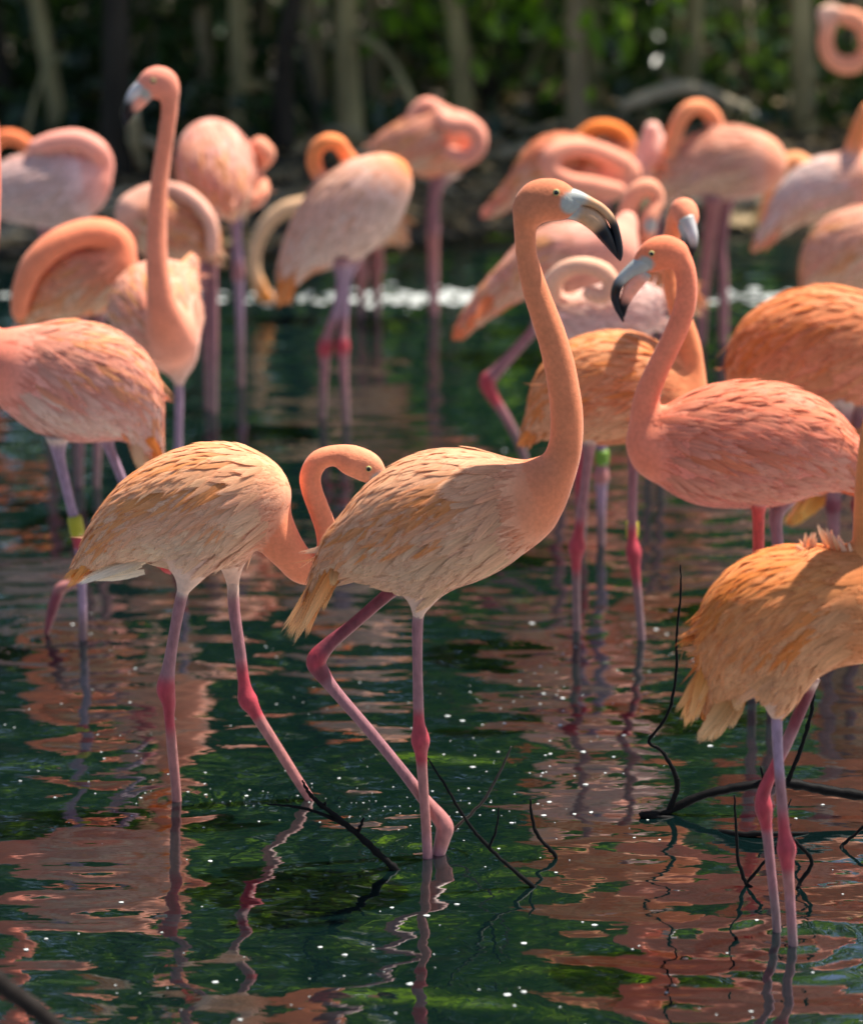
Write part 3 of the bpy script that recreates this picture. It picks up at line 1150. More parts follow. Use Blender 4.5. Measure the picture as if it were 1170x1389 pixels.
def shrub(px, py, Y, w, h, n, mat, label, seed, size=.09):
    p = on_plane(px, py, Y)
    z = float(ground_h(p.x, Y))
    root = bpy.data.objects.new('shrub', None)
    root.empty_display_size = .2
    COL.objects.link(root)
    root.location = (p.x, Y, z)
    root['label'] = label
    root['category'] = 'shrub'
    root['group'] = 'shrubs in the wood'
    r = random.Random(seed)
    cs, parts = [], []
    for i in range(14):
        a = r.uniform(0, 6.28)
        q_ = w * math.sqrt(r.random())
        c = np.array((q_ * math.cos(a), q_ * .7 * math.sin(a), h * r.uniform(.35, 1.0)))
        cs.append(c)
        pd = catmull(np.array([(0, 0, -.05), c * np.array([.35, .35, .55]), c]), 4)
        parts.append(tube(pd, np.linspace(.014, .005, len(pd)), 5))
    V, F = leaf_cloud(n, cs, (.13, .13, .11), size, seed)
    link('foliage', mesh_np('foliage', V, F, M[mat], smooth=False), root)
    V, F = join_vf(parts)
    link('stem', mesh_np('stem', V, F, M['bark'], cols=np.tile(np.array(DARK), (len(V), 1))), root)


shrub(665, 40, 17.0, .6, 1.9, 1100, 'leaf_sunlit', 'sunlit bright green shrub between the trunks of the wood', 41)
shrub(880, 40, 16.5, .6, 1.8, 1100, 'leaf_sunlit', 'bright yellow green shrub beside the forked trunks', 42)
shrub(940, 90, 15.6, .3, 1.0, 200, 'leaf_sunlit', 'small light green shrub low among the trunks', 43)
shrub(660, 160, 13.6, .25, .6, 160, 'leaf', 'small dark green sapling by the bank', 44, .07)
shrub(60, 90, 14.4, .7, 1.1, 700, 'leaf', 'dark leafy shrub behind the leaning trunk', 45)
shrub(250, 120, 15.0, .7, 1.3, 700, 'leaf', 'dense dark green shrub in deep shade', 46)
shrub(560, 110, 16.0, .8, 1.2, 700, 'leaf', 'broad dark green shrub under the trees', 47)
shrub(770, 110, 16.2, .8, 1.1, 700, 'leaf', 'low dark green thicket shrub under the trees', 48)
shrub(1060, 110, 16.0, .8, 1.3, 700, 'leaf', 'dark green shrub behind the pale trunks', 49)

# undergrowth: low leaves over the floor of the wood
n = 38000
ux = rng.uniform(-7, 7, n)
uy = shore(ux) + 1.2 + np.abs(rng.normal(0, 3.2, n))
patch = .5 + .5 * np.sin(ux * 1.9 + 1.3) * np.sin(uy * 1.3 + ux * .7)
keep = rng.uniform(0, 1, n) < (.25 + .75 * patch)
ux, uy, patch = ux[keep], uy[keep], patch[keep]
uz = ground_h(ux, uy) + rng.uniform(0.02, 1, len(ux)) ** 1.6 * (.12 + .75 * patch) * np.clip((uy - shore(ux) - .8) / 1.5, .15, 1)
V, F = leaf_cloud(len(ux), np.stack([ux, uy, uz], 1), (.02, .02, .01), .11, 19)
V[:, 2] = np.maximum(V[:, 2], ground_h(V[:, 0], V[:, 1]) + .01)
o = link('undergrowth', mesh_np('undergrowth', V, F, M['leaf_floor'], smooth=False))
o['kind'] = 'stuff'
o['label'] = 'dark green leafy undergrowth covering the floor of the wood'
o['category'] = 'undergrowth'

# the rest of the wood, one mass of foliage
r_ = random.Random(5)
cs = []
for i in range(900):
    y = r_.uniform(22, 38)
    cs.append((r_.uniform(-24, 24), y, r_.uniform(.2, 6.5)))
V, F = leaf_cloud(40000, cs, (.6, .6, .5), .34, 77)
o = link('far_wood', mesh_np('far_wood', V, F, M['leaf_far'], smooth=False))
o['kind'] = 'stuff'
o['label'] = 'dense dark green foliage of the wood far behind the pond'
o['category'] = 'wood'

# leaf litter on the bank
n = 9000
lx = rng.uniform(-5, 5, n)
ly = shore(lx) + np.abs(rng.normal(0, 1.3, n)) + .05
lz = ground_h(lx, ly) + .012
V, F = leaf_cloud(n, np.stack([lx, ly, lz], 1), (0.01, .01, .006), .1, 9, droop=0.0)
V[:, 2] = ground_h(V[:, 0], V[:, 1]) + .008 + np.abs(V[:, 2] - ground_h(V[:, 0], V[:, 1])) * .3
o = link('leaf_litter', mesh_np('leaf_litter', V, F, M['litter'], smooth=False))
o['kind'] = 'stuff'
o['label'] = 'brown and tan fallen leaves scattered over the muddy bank'
o['category'] = 'leaf litter'


# ------------------------------------------------------------------ fallen branches
def branch(name, label, paths, cat='branch', tone=(0.007, 0.0065, 0.0065), mat='twig'):
    """paths: lists of (u, v, r_px, Y or None); Y None = lies at the water surface under that pixel"""
    P0 = None
    parts = []
    for path in paths:
        pts, rad = [], []
        for (u, v, r, Y) in path:
            p = on_water(u, v) if Y is None else on_plane(u, v, Y)
            pts.append(p)
            rad.append(r * mpp(p.y))
        if P0 is None:
            P0 = np.array(pts[0])
        D = catmull(np.hstack([np.array(pts), np.array(rad)[:, None]]), 6)
        jit = rng.normal(0, .0006, (len(D), 3))
        parts.append(tube(D[:, :3] + jit, np.maximum(D[:, 3], .0006) * (1 + rng.normal(0, .1, len(D))), 8))
    V, F = join_vf(parts)
    c = np.tile(np.array(tone), (len(V), 1))
    o = link(name, mesh_np(name, V - P0, F, M[mat], cols=c), None, P0)
    o['label'] = label
    o['category'] = cat
    return o


def YW(u, v):
    return on_water(u, v).y


y1 = YW(540, 1182)
branch('twig', 'black knobbly twig slanting out of the water beside the walking flamingo', [
    [(548, 1190, 4, y1), (540, 1182, 5, y1), (515, 1160, 5, y1), (485, 1132, 4.6, y1), (455, 1107, 4, y1), (430, 1087, 3.4, y1), (417, 1072, 2.6, y1), (410, 1058, 1.2, y1)],
    [(470, 1120, 3, y1), (440, 1106, 2.6, y1), (405, 1095, 2, y1), (362, 1091, 1.0, y1)],
    [(484, 1132, 3, y1), (489, 1120, 2.5, y1), (493, 1110, 1.6, y1)],
    [(512, 1158, 3, y1), (514, 1152, 2, y1)], [(440, 1096, 2.5, y1), (441, 1088, 1.6, y1)]], 'twig')
y1 = YW(724, 1203)
branch('twig', 'thin straight black twig leaning from the water behind the long legs', [
    [(730, 1210, 3.6, y1), (722, 1202, 3.6, y1), (690, 1175, 3, y1), (655, 1142, 2.8, y1), (630, 1110, 2.4, y1), (605, 1068, 2, y1), (580, 1028, 1.2, y1)],
    [(662, 1150, 1.8, y1), (672, 1128, 1.6, y1), (676, 1095, .9, y1)]], 'twig')
y1 = YW(596, 1150)
branch('twig', 'pale thin twig rising behind the bent foot of the walking flamingo', [
    [(598, 1142, 2.6, y1), (625, 1116, 2.4, y1), (650, 1093, 2.2, y1), (675, 1053, 1.8, y1), (693, 1012, 1.0, y1)]], 'twig', (0.06, 0.05, 0.04))
y1 = YW(752, 1165)
branch('twig', 'small hooked black twig poking up alone from the water', [
    [(740, 1192, 2, y1 - .02), (750, 1172, 3, y1), (752, 1160, 3, y1), (733, 1139, 2.8, y1), (722, 1115, 2.2, y1), (719, 1084, 1.4, y1)]], 'twig')
y1 = YW(900, 1105)
y2 = YW(1060, 1150)
branch('fallen_branch', 'long dark fallen branch arching over the water behind the orange flamingo', [
    [(866, 1104, 3, y1 - .02), (880, 1104, 5, y1 - .02), (905, 1100, 6, y1), (950, 1080, 6, y1), (1000, 1068, 6.4, y1), (1060, 1062, 6.8, y1), (1120, 1072, 7, y1), (1180, 1082, 7.4, y1), (1260, 1110, 8, y1)],
    [(905, 1103, 4.2, y1), (914, 1080, 4, y1), (918, 1062, 4, y1), (908, 1035, 3, y1), (895, 1017, 2.6, y1), (879, 1006, 2.4, y1), (895, 985, 2.4, y1), (910, 955, 2.2, y1), (917, 905, 2, y1), (917, 860, 1.8, y1), (922, 810, 1.6, y1), (923, 766, .8, y1)],
    [(919, 1066, 2.6, y1), (920, 1055, 1.8, y1)],
    [(1066, 1062, 3.4, y1), (1080, 1030, 3.2, y1), (1095, 985, 3, y1), (1102, 950, 2.6, y1), (1104, 915, 1.8, y1)],
    [(1036, 1062, 2.4, y1), (1031, 1040, 1.4, y1)]], 'branch')
y1 = YW(905, 1110)
branch('fallen_branch', 'dark half sunken branch floating just under the arching branch', [
    [(868, 1106, 4, y1), (900, 1110, 5, y1), (945, 1121, 4.5, y1), (985, 1130, 4.5, y1 - .08), (1040, 1131, 4, y1 - .1), (1095, 1130, 2.5, y1 - .08)]], 'branch')
y1 = YW(1012, 1200)
branch('twig', 'forked thin black twig in the water left of the orange flamingo legs', [
    [(1046, 1236, 3, y1 - .06), (1030, 1215, 3, y1 - .02), (1012, 1198, 3, y1), (1002, 1172, 2.6, y1), (998, 1130, 2.2, y1), (995, 1078, 1.2, y1)],
    [(1012, 1198, 2.6, y1), (1030, 1176, 2.4, y1), (1052, 1150, 2.2, y1), (1072, 1118, 1.6, y1)]], 'twig')
y1 = YW(1085, 1200)
branch('twig', 'bent black twig in the water right of the orange flamingo legs', [
    [(1070, 1222, 2.6, y1 - .03), (1086, 1195, 3, y1), (1100, 1168, 3, y1), (1082, 1145, 2.8, y1), (1066, 1130, 2.4, y1), (1064, 1108, 1.6, y1), (1072, 1084, .9, y1)]], 'twig')
y1 = YW(1142, 1150)
branch('twig', 'short black angled twig by the long arching branch', [
    [(1172, 1188, 2, y1 - .1), (1152, 1168, 2.4, y1 - .04), (1140, 1150, 2.6, y1), (1156, 1134, 2.4, y1), (1185, 1110, 2, y1)]], 'twig')
branch('fallen_branch', 'thick dark stick in the lower corner of the pond', [
    [(-60, 1285, 16, 4.4), (0, 1333, 15, 4.4), (45, 1366, 14, 4.4), (90, 1404, 13, 4.4), (140, 1450, 12, 4.4), (230, 1560, 11, 4.4)]], 'branch', (0.02, 0.016, 0.014))
# pale branches and roots lying on the bank
bank_sticks = [([(560, 345), (640, 325), (700, 330)], 12.0, 9, PALE, 'pale fallen branch lying on the muddy bank by the water'),
               ([(640, 240), (700, 205), (790, 190)], 12.6, 9, PALE, 'bleached fallen branch lying across the bank under the trees'),
               ([(840, 145), (930, 118), (1010, 150)], 12.7, 9, PALE, 'pale arching root between the forked trunks and the bank'),
               ([(900, 100), (960, 150), (1040, 190)], 12.9, 7, GREY, 'grey slanting root crossing the pale arching root'),
               ([(330, 345), (420, 322), (480, 330)], 11.9, 8, PALE, 'tan stick lying on the bank behind the preening flamingos'),
               ([(178, 150), (184, 190), (190, 225)], 12.2, 9, (0.55, 0.48, 0.3), 'sunlit pale yellow stump by the dark trunk'),
               ([(200, 190), (215, 200), (235, 192)], 12.3, 6, (0.5, 0.42, 0.3), 'small pale root beside the yellow stump'),
               ([(600, 300), (680, 290), (760, 310)], 12.15, 7, GREY, 'grey branch half buried in the bank mud')]
for pts, Y, r, tone, lab in bank_sticks:
    path = []
    for i, (u, v) in enumerate(pts):
        path.append((u, v, r, Y + .15 * i))
    branch('fallen_branch', lab, [path], 'branch', tone, 'bark')
r_ = random.Random(31)
for i in range(34):
    x = r_.uniform(-2.2, 2.4)
    y = float(shore(x)) + r_.uniform(.05, 1.5)
    a, L = r_.gauss(0, .45), r_.uniform(.18, .6)
    pts = [np.array((x + L * (t_ - .5) * math.cos(a), y + L * (t_ - .5) * math.sin(a), 0.0)) for t_ in (0, .35, .7, 1.0)]
    for j_, p_ in enumerate(pts):
        p_[1] += r_.gauss(0, .02)
        p_[2] = float(ground_h(p_[0], p_[1])) + .015 + (r_.uniform(0, .07) if j_ in (1, 2) else 0)
    rr = r_.uniform(.007, .02)
    D = catmull(np.hstack([np.array(pts), np.array([[rr], [rr * .95], [rr * .8], [rr * .5]])]), 4)
    V, F = tube(D[:, :3] - pts[0], D[:, 3], 7)
    tone = np.array(PALE) * r_.uniform(.5, 1.25)
    o = link('stick', mesh_np('stick', V, F, M['bark'], cols=np.tile(np.clip(tone, 0, .6), (len(V), 1))), None, pts[0])
    o['label'] = 'short pale stick lying among the dead leaves on the bank'
    o['category'] = 'stick'
    o['group'] = 'sticks scattered on the bank'


# ------------------------------------------------------------------ the flock
NEAR = 0.0062
PEACH, CORAL, ORANGE, PINK, CREAM = S(236, 170, 130), S(240, 138, 112), S(232, 148, 76), S(236, 172, 160), S(234, 206, 180)

# the tall flamingo striding in the middle
flamingo('peach flamingo striding with its neck raised and black bill tip pointing down', (580, 1163),
         head=[(722, 276, 24), (732, 272, 28), (748, 271, 28), (762, 274, 23), (774, 277, 16)],
         neck=[(716, 290, 20), (712, 305, 15.5), (713, 340, 14), (719, 370, 15.5), (728, 400, 17.5), (738, 428, 18.5), (747, 454, 19.5), (757, 490, 20.5), (763, 520, 21), (768, 560, 22), (767, 600, 22.5), (757, 632, 26), (738, 656, 36), (708, 680, 50)],
         body=[(715, 676, 44), (698, 688, 54), (660, 693, 77), (620, 701, 92), (580, 713, 91), (540, 727, 74), (505, 739, 53), (472, 747, 34), (448, 768, 18), (430, 797, 10), (415, 822, 6)],
         legs=[dict(st=[(575, 780, 26, 'w'), (572, 808, 17, 'w'), (568, 828, 10, 'w'), (566, 850, 7.5, 'm'), (566, 900, 6.8, 'm'), (567, 950, 7.2, 'm'), (568, 980, 9.5, 'k'), (570, 1004, 12.5, 'k'), (571, 1024, 10, 'k'), (573, 1055, 7, 'b'), (577, 1110, 6.8, 'b'), (580, 1165, 7, 'm')], dy=-0.05),
               dict(st=[(548, 782, 18, 'w'), (530, 802, 10, 'd'), (505, 824, 8.5, 'd'), (475, 850, 8.5, 'd'), (446, 874, 10.5, 'd'), (429, 896, 13.5, 'k'), (437, 914, 11.5, 'd'), (455, 938, 8.5, 'm'), (500, 990, 7.8, 'm'), (545, 1045, 7.8, 'm'), (575, 1084, 9, 'b'), (595, 1108, 11.5, 'b'), (603, 1122, 12.5, 'b'), (600, 1138, 11, 'b'), (594, 1160, 9, 'm')], dy=0.05)],
         bills=[('upper_bill', [(768, 268, 15, 'g'), (779, 268, 11.5, 'g'), (789, 270, 8.8, 'g'), (800, 274, 6.8, 't'), (814, 281.5, 6, 't'), (825, 292, 5.6, 't'), (832, 305, 5.6, 'b'), (838, 328, 5.2, 'b'), (840.5, 345, 3.8, 'b'), (840.5, 354, 1.2, 'b')], 1.05),
                ('lower_bill', [(768, 284, 12, 'g'), (779, 287, 11, 'g'), (789, 290, 12, 't'), (799, 295, 13, 't'), (809, 303, 12.5, 't'), (816, 312, 11, 'b'), (823, 323, 9, 'b'), (830, 335, 6, 'b'), (836, 346, 3.2, 'b'), (839, 352, 1, 'b')], .85)],
         eye=(754, 261, 4.6), face=(774, 273, 17),
         tails=[(462, 738, [(386, 868), (394, 874), (403, 862), (413, 848), (424, 832)], .022, S(216, 124, 48), S(240, 190, 136)),
                (455, 770, [(418, 842), (428, 826), (440, 806), (448, 798)], .018, S(190, 120, 66), S(240, 190, 130))],
         col=dict(neck=S(224, 142, 104), head=S(212, 134, 100), back=S(236, 186, 150), flank=S(218, 176, 152), rear=S(224, 150, 80), pale=S(226, 196, 166), drape=S(222, 148, 84)),
         vox=0.0052, feathers=1.25)

# left front, neck curled down and up behind the first one's tail
flamingo('peach flamingo bending its neck down in an S behind the striding one', (330, 1084),
         head=[(470, 621, 16, .02), (482, 626, 21, .02), (497, 633, 21.5, .02), (508, 642, 16, .02)],
         neck=[(474, 624, 17, .02), (460, 618, 14, .02), (445, 619, 14, .02), (430, 627, 14.5, .02), (421, 645, 14.5, .02), (423, 665, 14.5, .02), (433, 692, 14.5, .02), (442, 718, 15, .02), (446, 745, 17, .02), (434, 768, 20, .02), (412, 770, 23, .01), (392, 750, 25), (374, 726, 30), (360, 700, 34)],
         body=[(356, 700, 36), (344, 676, 51), (322, 676, 70), (292, 684, 82), (258, 692, 79), (220, 700, 66), (182, 712, 46), (152, 731, 31), (124, 755, 15), (100, 780, 6)],
         legs=[dict(st=[(262, 758, 26, 'w'), (256, 782, 17, 'w'), (249, 800, 9.5, 'w'), (244, 820, 8, 'm'), (236, 862, 7.5, 'm'), (229, 905, 9, 'm'), (225, 934, 12.5, 'k'), (229, 954, 11.5, 'k'), (230, 975, 8.5, 'k'), (234, 1020, 7.2, 'b'), (238, 1060, 6.8, 'b'), (240, 1086, 6.8, 'b')], dy=-.05),
               dict(st=[(316, 745, 24, 'w'), (315, 770, 15, 'w'), (316, 792, 9.5, 'w'), (318, 830, 8, 'm'), (325, 880, 8, 'm'), (331, 926, 10, 'k'), (336, 949, 13, 'k'), (346, 966, 11, 'k'), (358, 986, 8.2, 'b'), (380, 1020, 7.4, 'b'), (400, 1052, 7.2, 'b'), (420, 1083, 6.8, 'b')], dy=.05)],
         bills=[('upper_bill', [(504, 646, 13, 'g', .02), (515, 656, 10, 'g', .02), (526, 668, 8, 't', .02), (532, 684, 7, 'b', .02), (533, 700, 4, 'b', .02), (531, 712, 1, 'b', .02)], 1.0),
                ('lower_bill', [(500, 655, 11, 'g', .02), (511, 667, 10, 'p', .02), (521, 680, 9, 'b', .02), (527, 696, 5, 'b', .02), (530, 709, 1, 'b', .02)], .85)],
         eye=(500, 636, 4.2, .02), face=(514, 652, 13),
         tails=[(160, 722, [(88, 796), (96, 790), (104, 784), (114, 776)], .02, S(228, 138, 54), S(232, 160, 92)),
                (190, 760, [(104, 792), (122, 786), (150, 778)], .018, S(238, 214, 186), S(246, 232, 210)),
                (222, 764, [(226, 772), (236, 776), (214, 774)], .014, S(236, 92, 92), S(244, 140, 130))],
         col=dict(neck=S(236, 148, 112), head=S(230, 160, 126), back=S(240, 186, 146), flank=S(234, 192, 168), rear=S(226, 142, 58), pale=S(238, 208, 180), drape=S(230, 160, 96)),
         vox=0.0056, feathers=1.2, kn=.008)

# right front, orange, neck leaves the frame
flamingo('orange ruffled flamingo standing beside the arching branch with a tail hanging low', (1066, 1272),
         head=[(1212, 452, 20), (1225, 448, 26), (1242, 450, 24)],
         neck=[(1208, 462, 17), (1200, 500, 17), (1190, 560, 18), (1182, 620, 20), (1178, 690, 21), (1178, 760, 23), (1182, 810, 32), (1180, 840, 50)],
         body=[(1188, 842, 48), (1165, 832, 66), (1130, 824, 82), (1095, 828, 88), (1055, 842, 93), (1022, 862, 76), (998, 888, 50), (980, 918, 28), (966, 948, 15), (956, 972, 7)],
         legs=[dict(st=[(1098, 920, 14, 'w'), (1092, 945, 9.5, 'd'), (1080, 975, 8.5, 'd'), (1065, 1010, 8.5, 'm'), (1048, 1045, 9.5, 'k'), (1035, 1075, 11.5, 'k'), (1035, 1096, 12, 'k'), (1038, 1116, 10, 'k'), (1041, 1142, 7.2, 'm'), (1046, 1190, 6.6, 'm'), (1051, 1235, 6.2, 'l'), (1053, 1263, 6.2, 'l')], dy=.05),
               dict(st=[(1056, 930, 28, 'w'), (1054, 960, 16, 'w'), (1053, 985, 7.5, 'p'), (1055, 1030, 6.8, 'p'), (1059, 1080, 7.2, 'm'), (1063, 1128, 10, 'k'), (1066, 1152, 13, 'k'), (1067, 1170, 11.5, 'k'), (1069, 1196, 7.8, 'b'), (1072, 1240, 6.8, 'm'), (1075, 1283, 6.8, 'l')], dy=-.05)],
         bills=[('upper_bill', [(1258, 448, 13, 'g'), (1275, 455, 9, 't'), (1290, 475, 7, 'b'), (1296, 505, 3, 'b')], 1.0),
                ('lower_bill', [(1256, 462, 11, 'g'), (1268, 474, 10, 't'), (1282, 492, 6, 'b'), (1292, 505, 2, 'b')], .85)],
         tails=[(962, 895, [(922, 972), (928, 984), (936, 978), (944, 968)], .02, S(226, 138, 54), S(250, 190, 130)),
                (1000, 930, [(946, 1006), (958, 1012), (972, 1004), (988, 984), (1003, 958)], .028, S(178, 118, 62), S(236, 190, 140)),
                (1100, 756, [(1078, 736), (1086, 730), (1096, 724), (1102, 722)], .009, S(240, 160, 104), S(250, 196, 160)),
                (1132, 754, [(1106, 718), (1112, 716), (1118, 720), (1124, 722)], .009, S(240, 160, 104), S(252, 200, 168)),
                (1160, 766, [(1130, 726), (1136, 728), (1146, 734), (1152, 740)], .009, S(244, 170, 120), S(252, 206, 176))],
         col=dict(neck=S(222, 140, 84), back=S(238, 160, 96), flank=S(222, 164, 122), rear=S(230, 150, 76), pale=S(228, 176, 132), drape=S(228, 138, 58)),
         vox=0.0056, feathers=1.3, twist=.55, fl=1.05)

# coral flamingo facing left
flamingo('coral pink flamingo facing the striding one with its neck in an S', (1040, 945),
         head=[(912, 342, 18), (902, 341, 22), (890, 345, 23), (880, 351, 19), (872, 357, 14)],
         neck=[(917, 345, 16), (927, 362, 14.5), (931, 385, 14.2), (929, 412, 14.6), (921, 438, 15), (909, 465, 15.2), (895, 493, 15.6), (883, 520, 16.5), (875, 545, 17.5), (872, 575, 19), (878, 598, 26), (895, 610, 38)],
         body=[(885, 606, 30), (897, 606, 42), (927, 606, 60), (962, 607, 80), (1000, 605, 86), (1040, 605, 84), (1080, 608, 70), (1115, 618, 50), (1150, 632, 34), (1190, 650, 20), (1230, 672, 8)],
         legs=[dict(st=[(1030, 672, 16, 'w'), (1028, 695, 9, 'r'), (1028, 740, 8, 'r'), (1026, 800, 8, 'm'), (1024, 830, 11, 'k'), (1022, 860, 7, 'm'), (1020, 945, 6, 'l')], dy=-.05),  # red upper shaft: sunshine on this leg put into its colour
               dict(st=[(1065, 672, 18, 'm'), (1052, 700, 10, 'm'), (1054, 740, 8, 'm'), (1052, 800, 8, 'm'), (1050, 830, 11, 'k'), (1048, 860, 7, 'm'), (1046, 950, 6, 'l')], dy=.05)],  # mauve upper shaft: the shaded look of this leg is in its colour
         bills=[('upper_bill', [(878, 354, 14, 'g'), (866, 361, 12, 'g'), (854, 369, 9.5, 'g'), (844, 378, 8, 'g'), (837, 388, 7, 'b'), (834, 402, 6.4, 'b'), (837, 416, 5, 'b'), (842, 428, 3.4, 'b'), (845, 437, 1, 'b')], 1.0),
                ('lower_bill', [(876, 368, 10, 'g'), (866, 378, 10.5, 'p'), (856, 390, 10.5, 'p'), (850, 402, 8.5, 'p'), (846, 414, 6, 'b'), (845, 430, 2, 'b')], .85)],
         eye=(883, 344, 4.0), face=(874, 356, 13),
         tails=[(1120, 645, [(1185, 662), (1200, 655), (1172, 668)], .02, S(236, 120, 80), S(238, 130, 90))],
         col=dict(neck=S(244, 146, 116), head=S(244, 142, 104), back=S(244, 158, 130), flank=S(232, 146, 132), rear=S(240, 138, 96), pale=S(244, 176, 156), drape=S(244, 152, 116)),
         vox=0.006, feathers=1.0)

# orange flamingo behind the coral one
flamingo('orange flamingo standing behind the coral one, yellow band above its knee', (826, 860),
         head=[(918, 298, 14, .02), (926, 286, 18, .0), (931, 294, 16, -.02), (932, 304, 12, -.03)],
         neck=[(918, 300, 13, .02), (910, 322, 12, .03), (908, 350, 12, .03), (911, 385, 12.5, .02), (921, 425, 14, .0), (933, 465, 16), (938, 500, 17), (930, 535, 28), (910, 550, 40)],
         body=[(915, 548, 36), (897, 540, 48), (868, 530, 66), (835, 527, 77), (802, 532, 72), (772, 546, 52), (748, 562, 30), (727, 580, 15), (710, 600, 7)],
         legs=[dict(st=[(800, 590, 14, 'w'), (798, 612, 8, 'm'), (795, 640, 6.4, 'm'), (789, 690, 6.4, 'm'), (784, 724, 9, 'k'), (782, 742, 11.5, 'k'), (781, 762, 8.5, 'k'), (781, 800, 5.6, 'l'), (782, 856, 5.4, 'l')], dy=-.04),
               dict(st=[(858, 588, 14, 'w'), (858, 610, 8, 'm'), (858, 650, 6.6, 'm'), (857, 700, 6.4, 'm'), (857, 730, 8, 'k'), (859, 750, 10.5, 'k'), (861, 772, 8, 'k'), (866, 820, 5.6, 'l'), (870, 868, 5.4, 'l')], dy=.04)],
         bands=[(1, 857, 708, 857, 730, 9, (168, 160, 34))],
         bills=[('upper_bill', [(930, 296, 11, 'g', -.04), (936, 310, 8.5, 'w', -.05), (939, 322, 7, 'w', -.055), (940, 336, 5, 'b', -.05), (938, 350, 1.5, 'b', -.045)], 1.0),
                ('lower_bill', [(927, 304, 9, 'g', -.03), (931, 316, 8.5, 'g', -.04), (935, 330, 7, 'b', -.045), (937, 346, 2, 'b', -.04)], .9)],
         tails=[(742, 560, [(703, 606), (710, 602), (718, 592), (724, 584)], .022, S(222, 130, 50), S(232, 146, 84))],
         col=dict(neck=S(238, 150, 104), head=S(238, 150, 120), back=S(240, 172, 122), flank=S(228, 152, 112), rear=S(216, 136, 62), pale=S(240, 196, 158), drape=S(232, 150, 80)),
         vox=0.0068, feathers=.8)

# pink flamingo at the left edge, one foot lifted
flamingo('pink flamingo lifting one foot, yellow band on its standing leg', (112, 868),
         head=[(-38, 118, 18), (-52, 118, 22), (-66, 122, 18)],
         neck=[(-30, 122, 15), (-18, 150, 14), (-13, 200, 14), (-12, 260, 14), (-16, 330, 15), (-24, 400, 17), (-26, 450, 22), (-8, 485, 34), (25, 500, 48)],
         body=[(8, 486, 36), (35, 500, 56), (68, 512, 74), (100, 518, 82), (132, 524, 76), (160, 540, 58), (182, 566, 36), (200, 596, 18), (212, 622, 8)],
         legs=[dict(st=[(78, 590, 18, 'w'), (80, 615, 9, 'p'), (90, 660, 7, 'p'), (100, 700, 7, 'p'), (105, 718, 10, 'k'), (107, 735, 10, 'k'), (110, 760, 6.5, 'p'), (112, 810, 5.8, 'p'), (113, 868, 5.6, 'l')], dy=-.04),
               dict(st=[(142, 585, 16, 'w'), (148, 606, 8, 'p'), (160, 636, 6.6, 'p'), (178, 680, 6.6, 'p'), (192, 716, 8, 'k'), (196, 732, 10, 'k'), (184, 746, 8, 'k'), (150, 768, 6, 'm'), (105, 790, 6.5, 'm'), (84, 797, 8.5, 'b'), (76, 812, 8, 'd'), (70, 832, 7, 'd'), (63, 860, 3, 'd')], dy=.05, wet=False)],
         bands=[(0, 101, 700, 106, 726, 10.5, (162, 154, 40))],
         bills=[('upper_bill', [(-76, 120, 11, 'g'), (-90, 128, 8, 't'), (-100, 148, 6, 'b'), (-102, 172, 2, 'b')], 1.0)],
         tails=[(182, 555, [(226, 640), (222, 632), (214, 628), (208, 620)], .024, S(238, 140, 62), S(240, 128, 60)),
                (180, 590, [(204, 650), (196, 640), (190, 630)], .024, S(214, 164, 130), S(232, 188, 140))],
         col=dict(neck=S(234, 138, 116), back=S(240, 172, 152), flank=S(230, 168, 160), rear=S(240, 148, 78), pale=S(248, 214, 204), drape=S(242, 172, 122)),
         vox=0.0068, feathers=.9, twist=.6)

# tall neck, body end on
flamingo('flamingo facing us with a tall straight neck and black bill tip', (243, 711),
         head=[(229, 124, 12, -.12), (222, 114, 20, -.12), (212, 112, 21, -.12), (202, 117, 17, -.12), (195, 122, 13, -.12)],
         neck=[(230, 126, 12, -.12), (230, 150, 11, -.12), (226, 180, 11, -.12), (220, 220, 11.5, -.12), (215, 265, 12.5, -.13), (213, 310, 13.5, -.14), (213, 350, 14.5, -.15), (216, 390, 17, -.15), (222, 425, 23, -.13), (232, 455, 34, -.06)],
         body=[(232, 462, 34, -.03), (222, 450, 50, .0), (214, 430, 60, .03), (208, 415, 58, .08), (225, 400, 45, .16), (250, 378, 18, .22), (262, 352, 7, .24)],
         legs=[dict(st=[(244, 490, 20, 'w'), (243, 512, 10, 'w'), (243, 540, 6, 'p'), (242, 600, 5.6, 'p'), (241, 640, 8.5, 'k'), (241, 660, 6, 'p'), (241, 711, 5.2, 'l')], dy=.0)],
         bills=[('upper_bill', [(198, 116, 12, 'g', -.12), (188, 122, 10, 'w', -.12), (180, 130, 8, 'w', -.12), (174, 142, 6.5, 'b', -.12), (171, 156, 5, 'b', -.12), (171, 170, 1.5, 'b', -.12)], 1.0),
                ('lower_bill', [(199, 128, 9, 'g', -.12), (192, 135, 9, 'p', -.12), (185, 143, 8, 'p', -.12), (178, 152, 5.5, 'b', -.12), (173, 166, 1.5, 'b', -.12)], .85)],
         face=(200, 119, 13), eye=(208, 110, 3.4, -.12),
         tails=[(203, 505, [(201, 545), (206, 540)], .014, S(226, 190, 160), S(240, 214, 190))],
         col=dict(neck=S(234, 150, 122), head=S(236, 156, 136), back=S(240, 182, 164), flank=S(232, 176, 158), rear=S(240, 170, 150), pale=S(240, 200, 182)),
         vox=0.0075, feathers=.6, q=1.25)

FAR = 0.0095
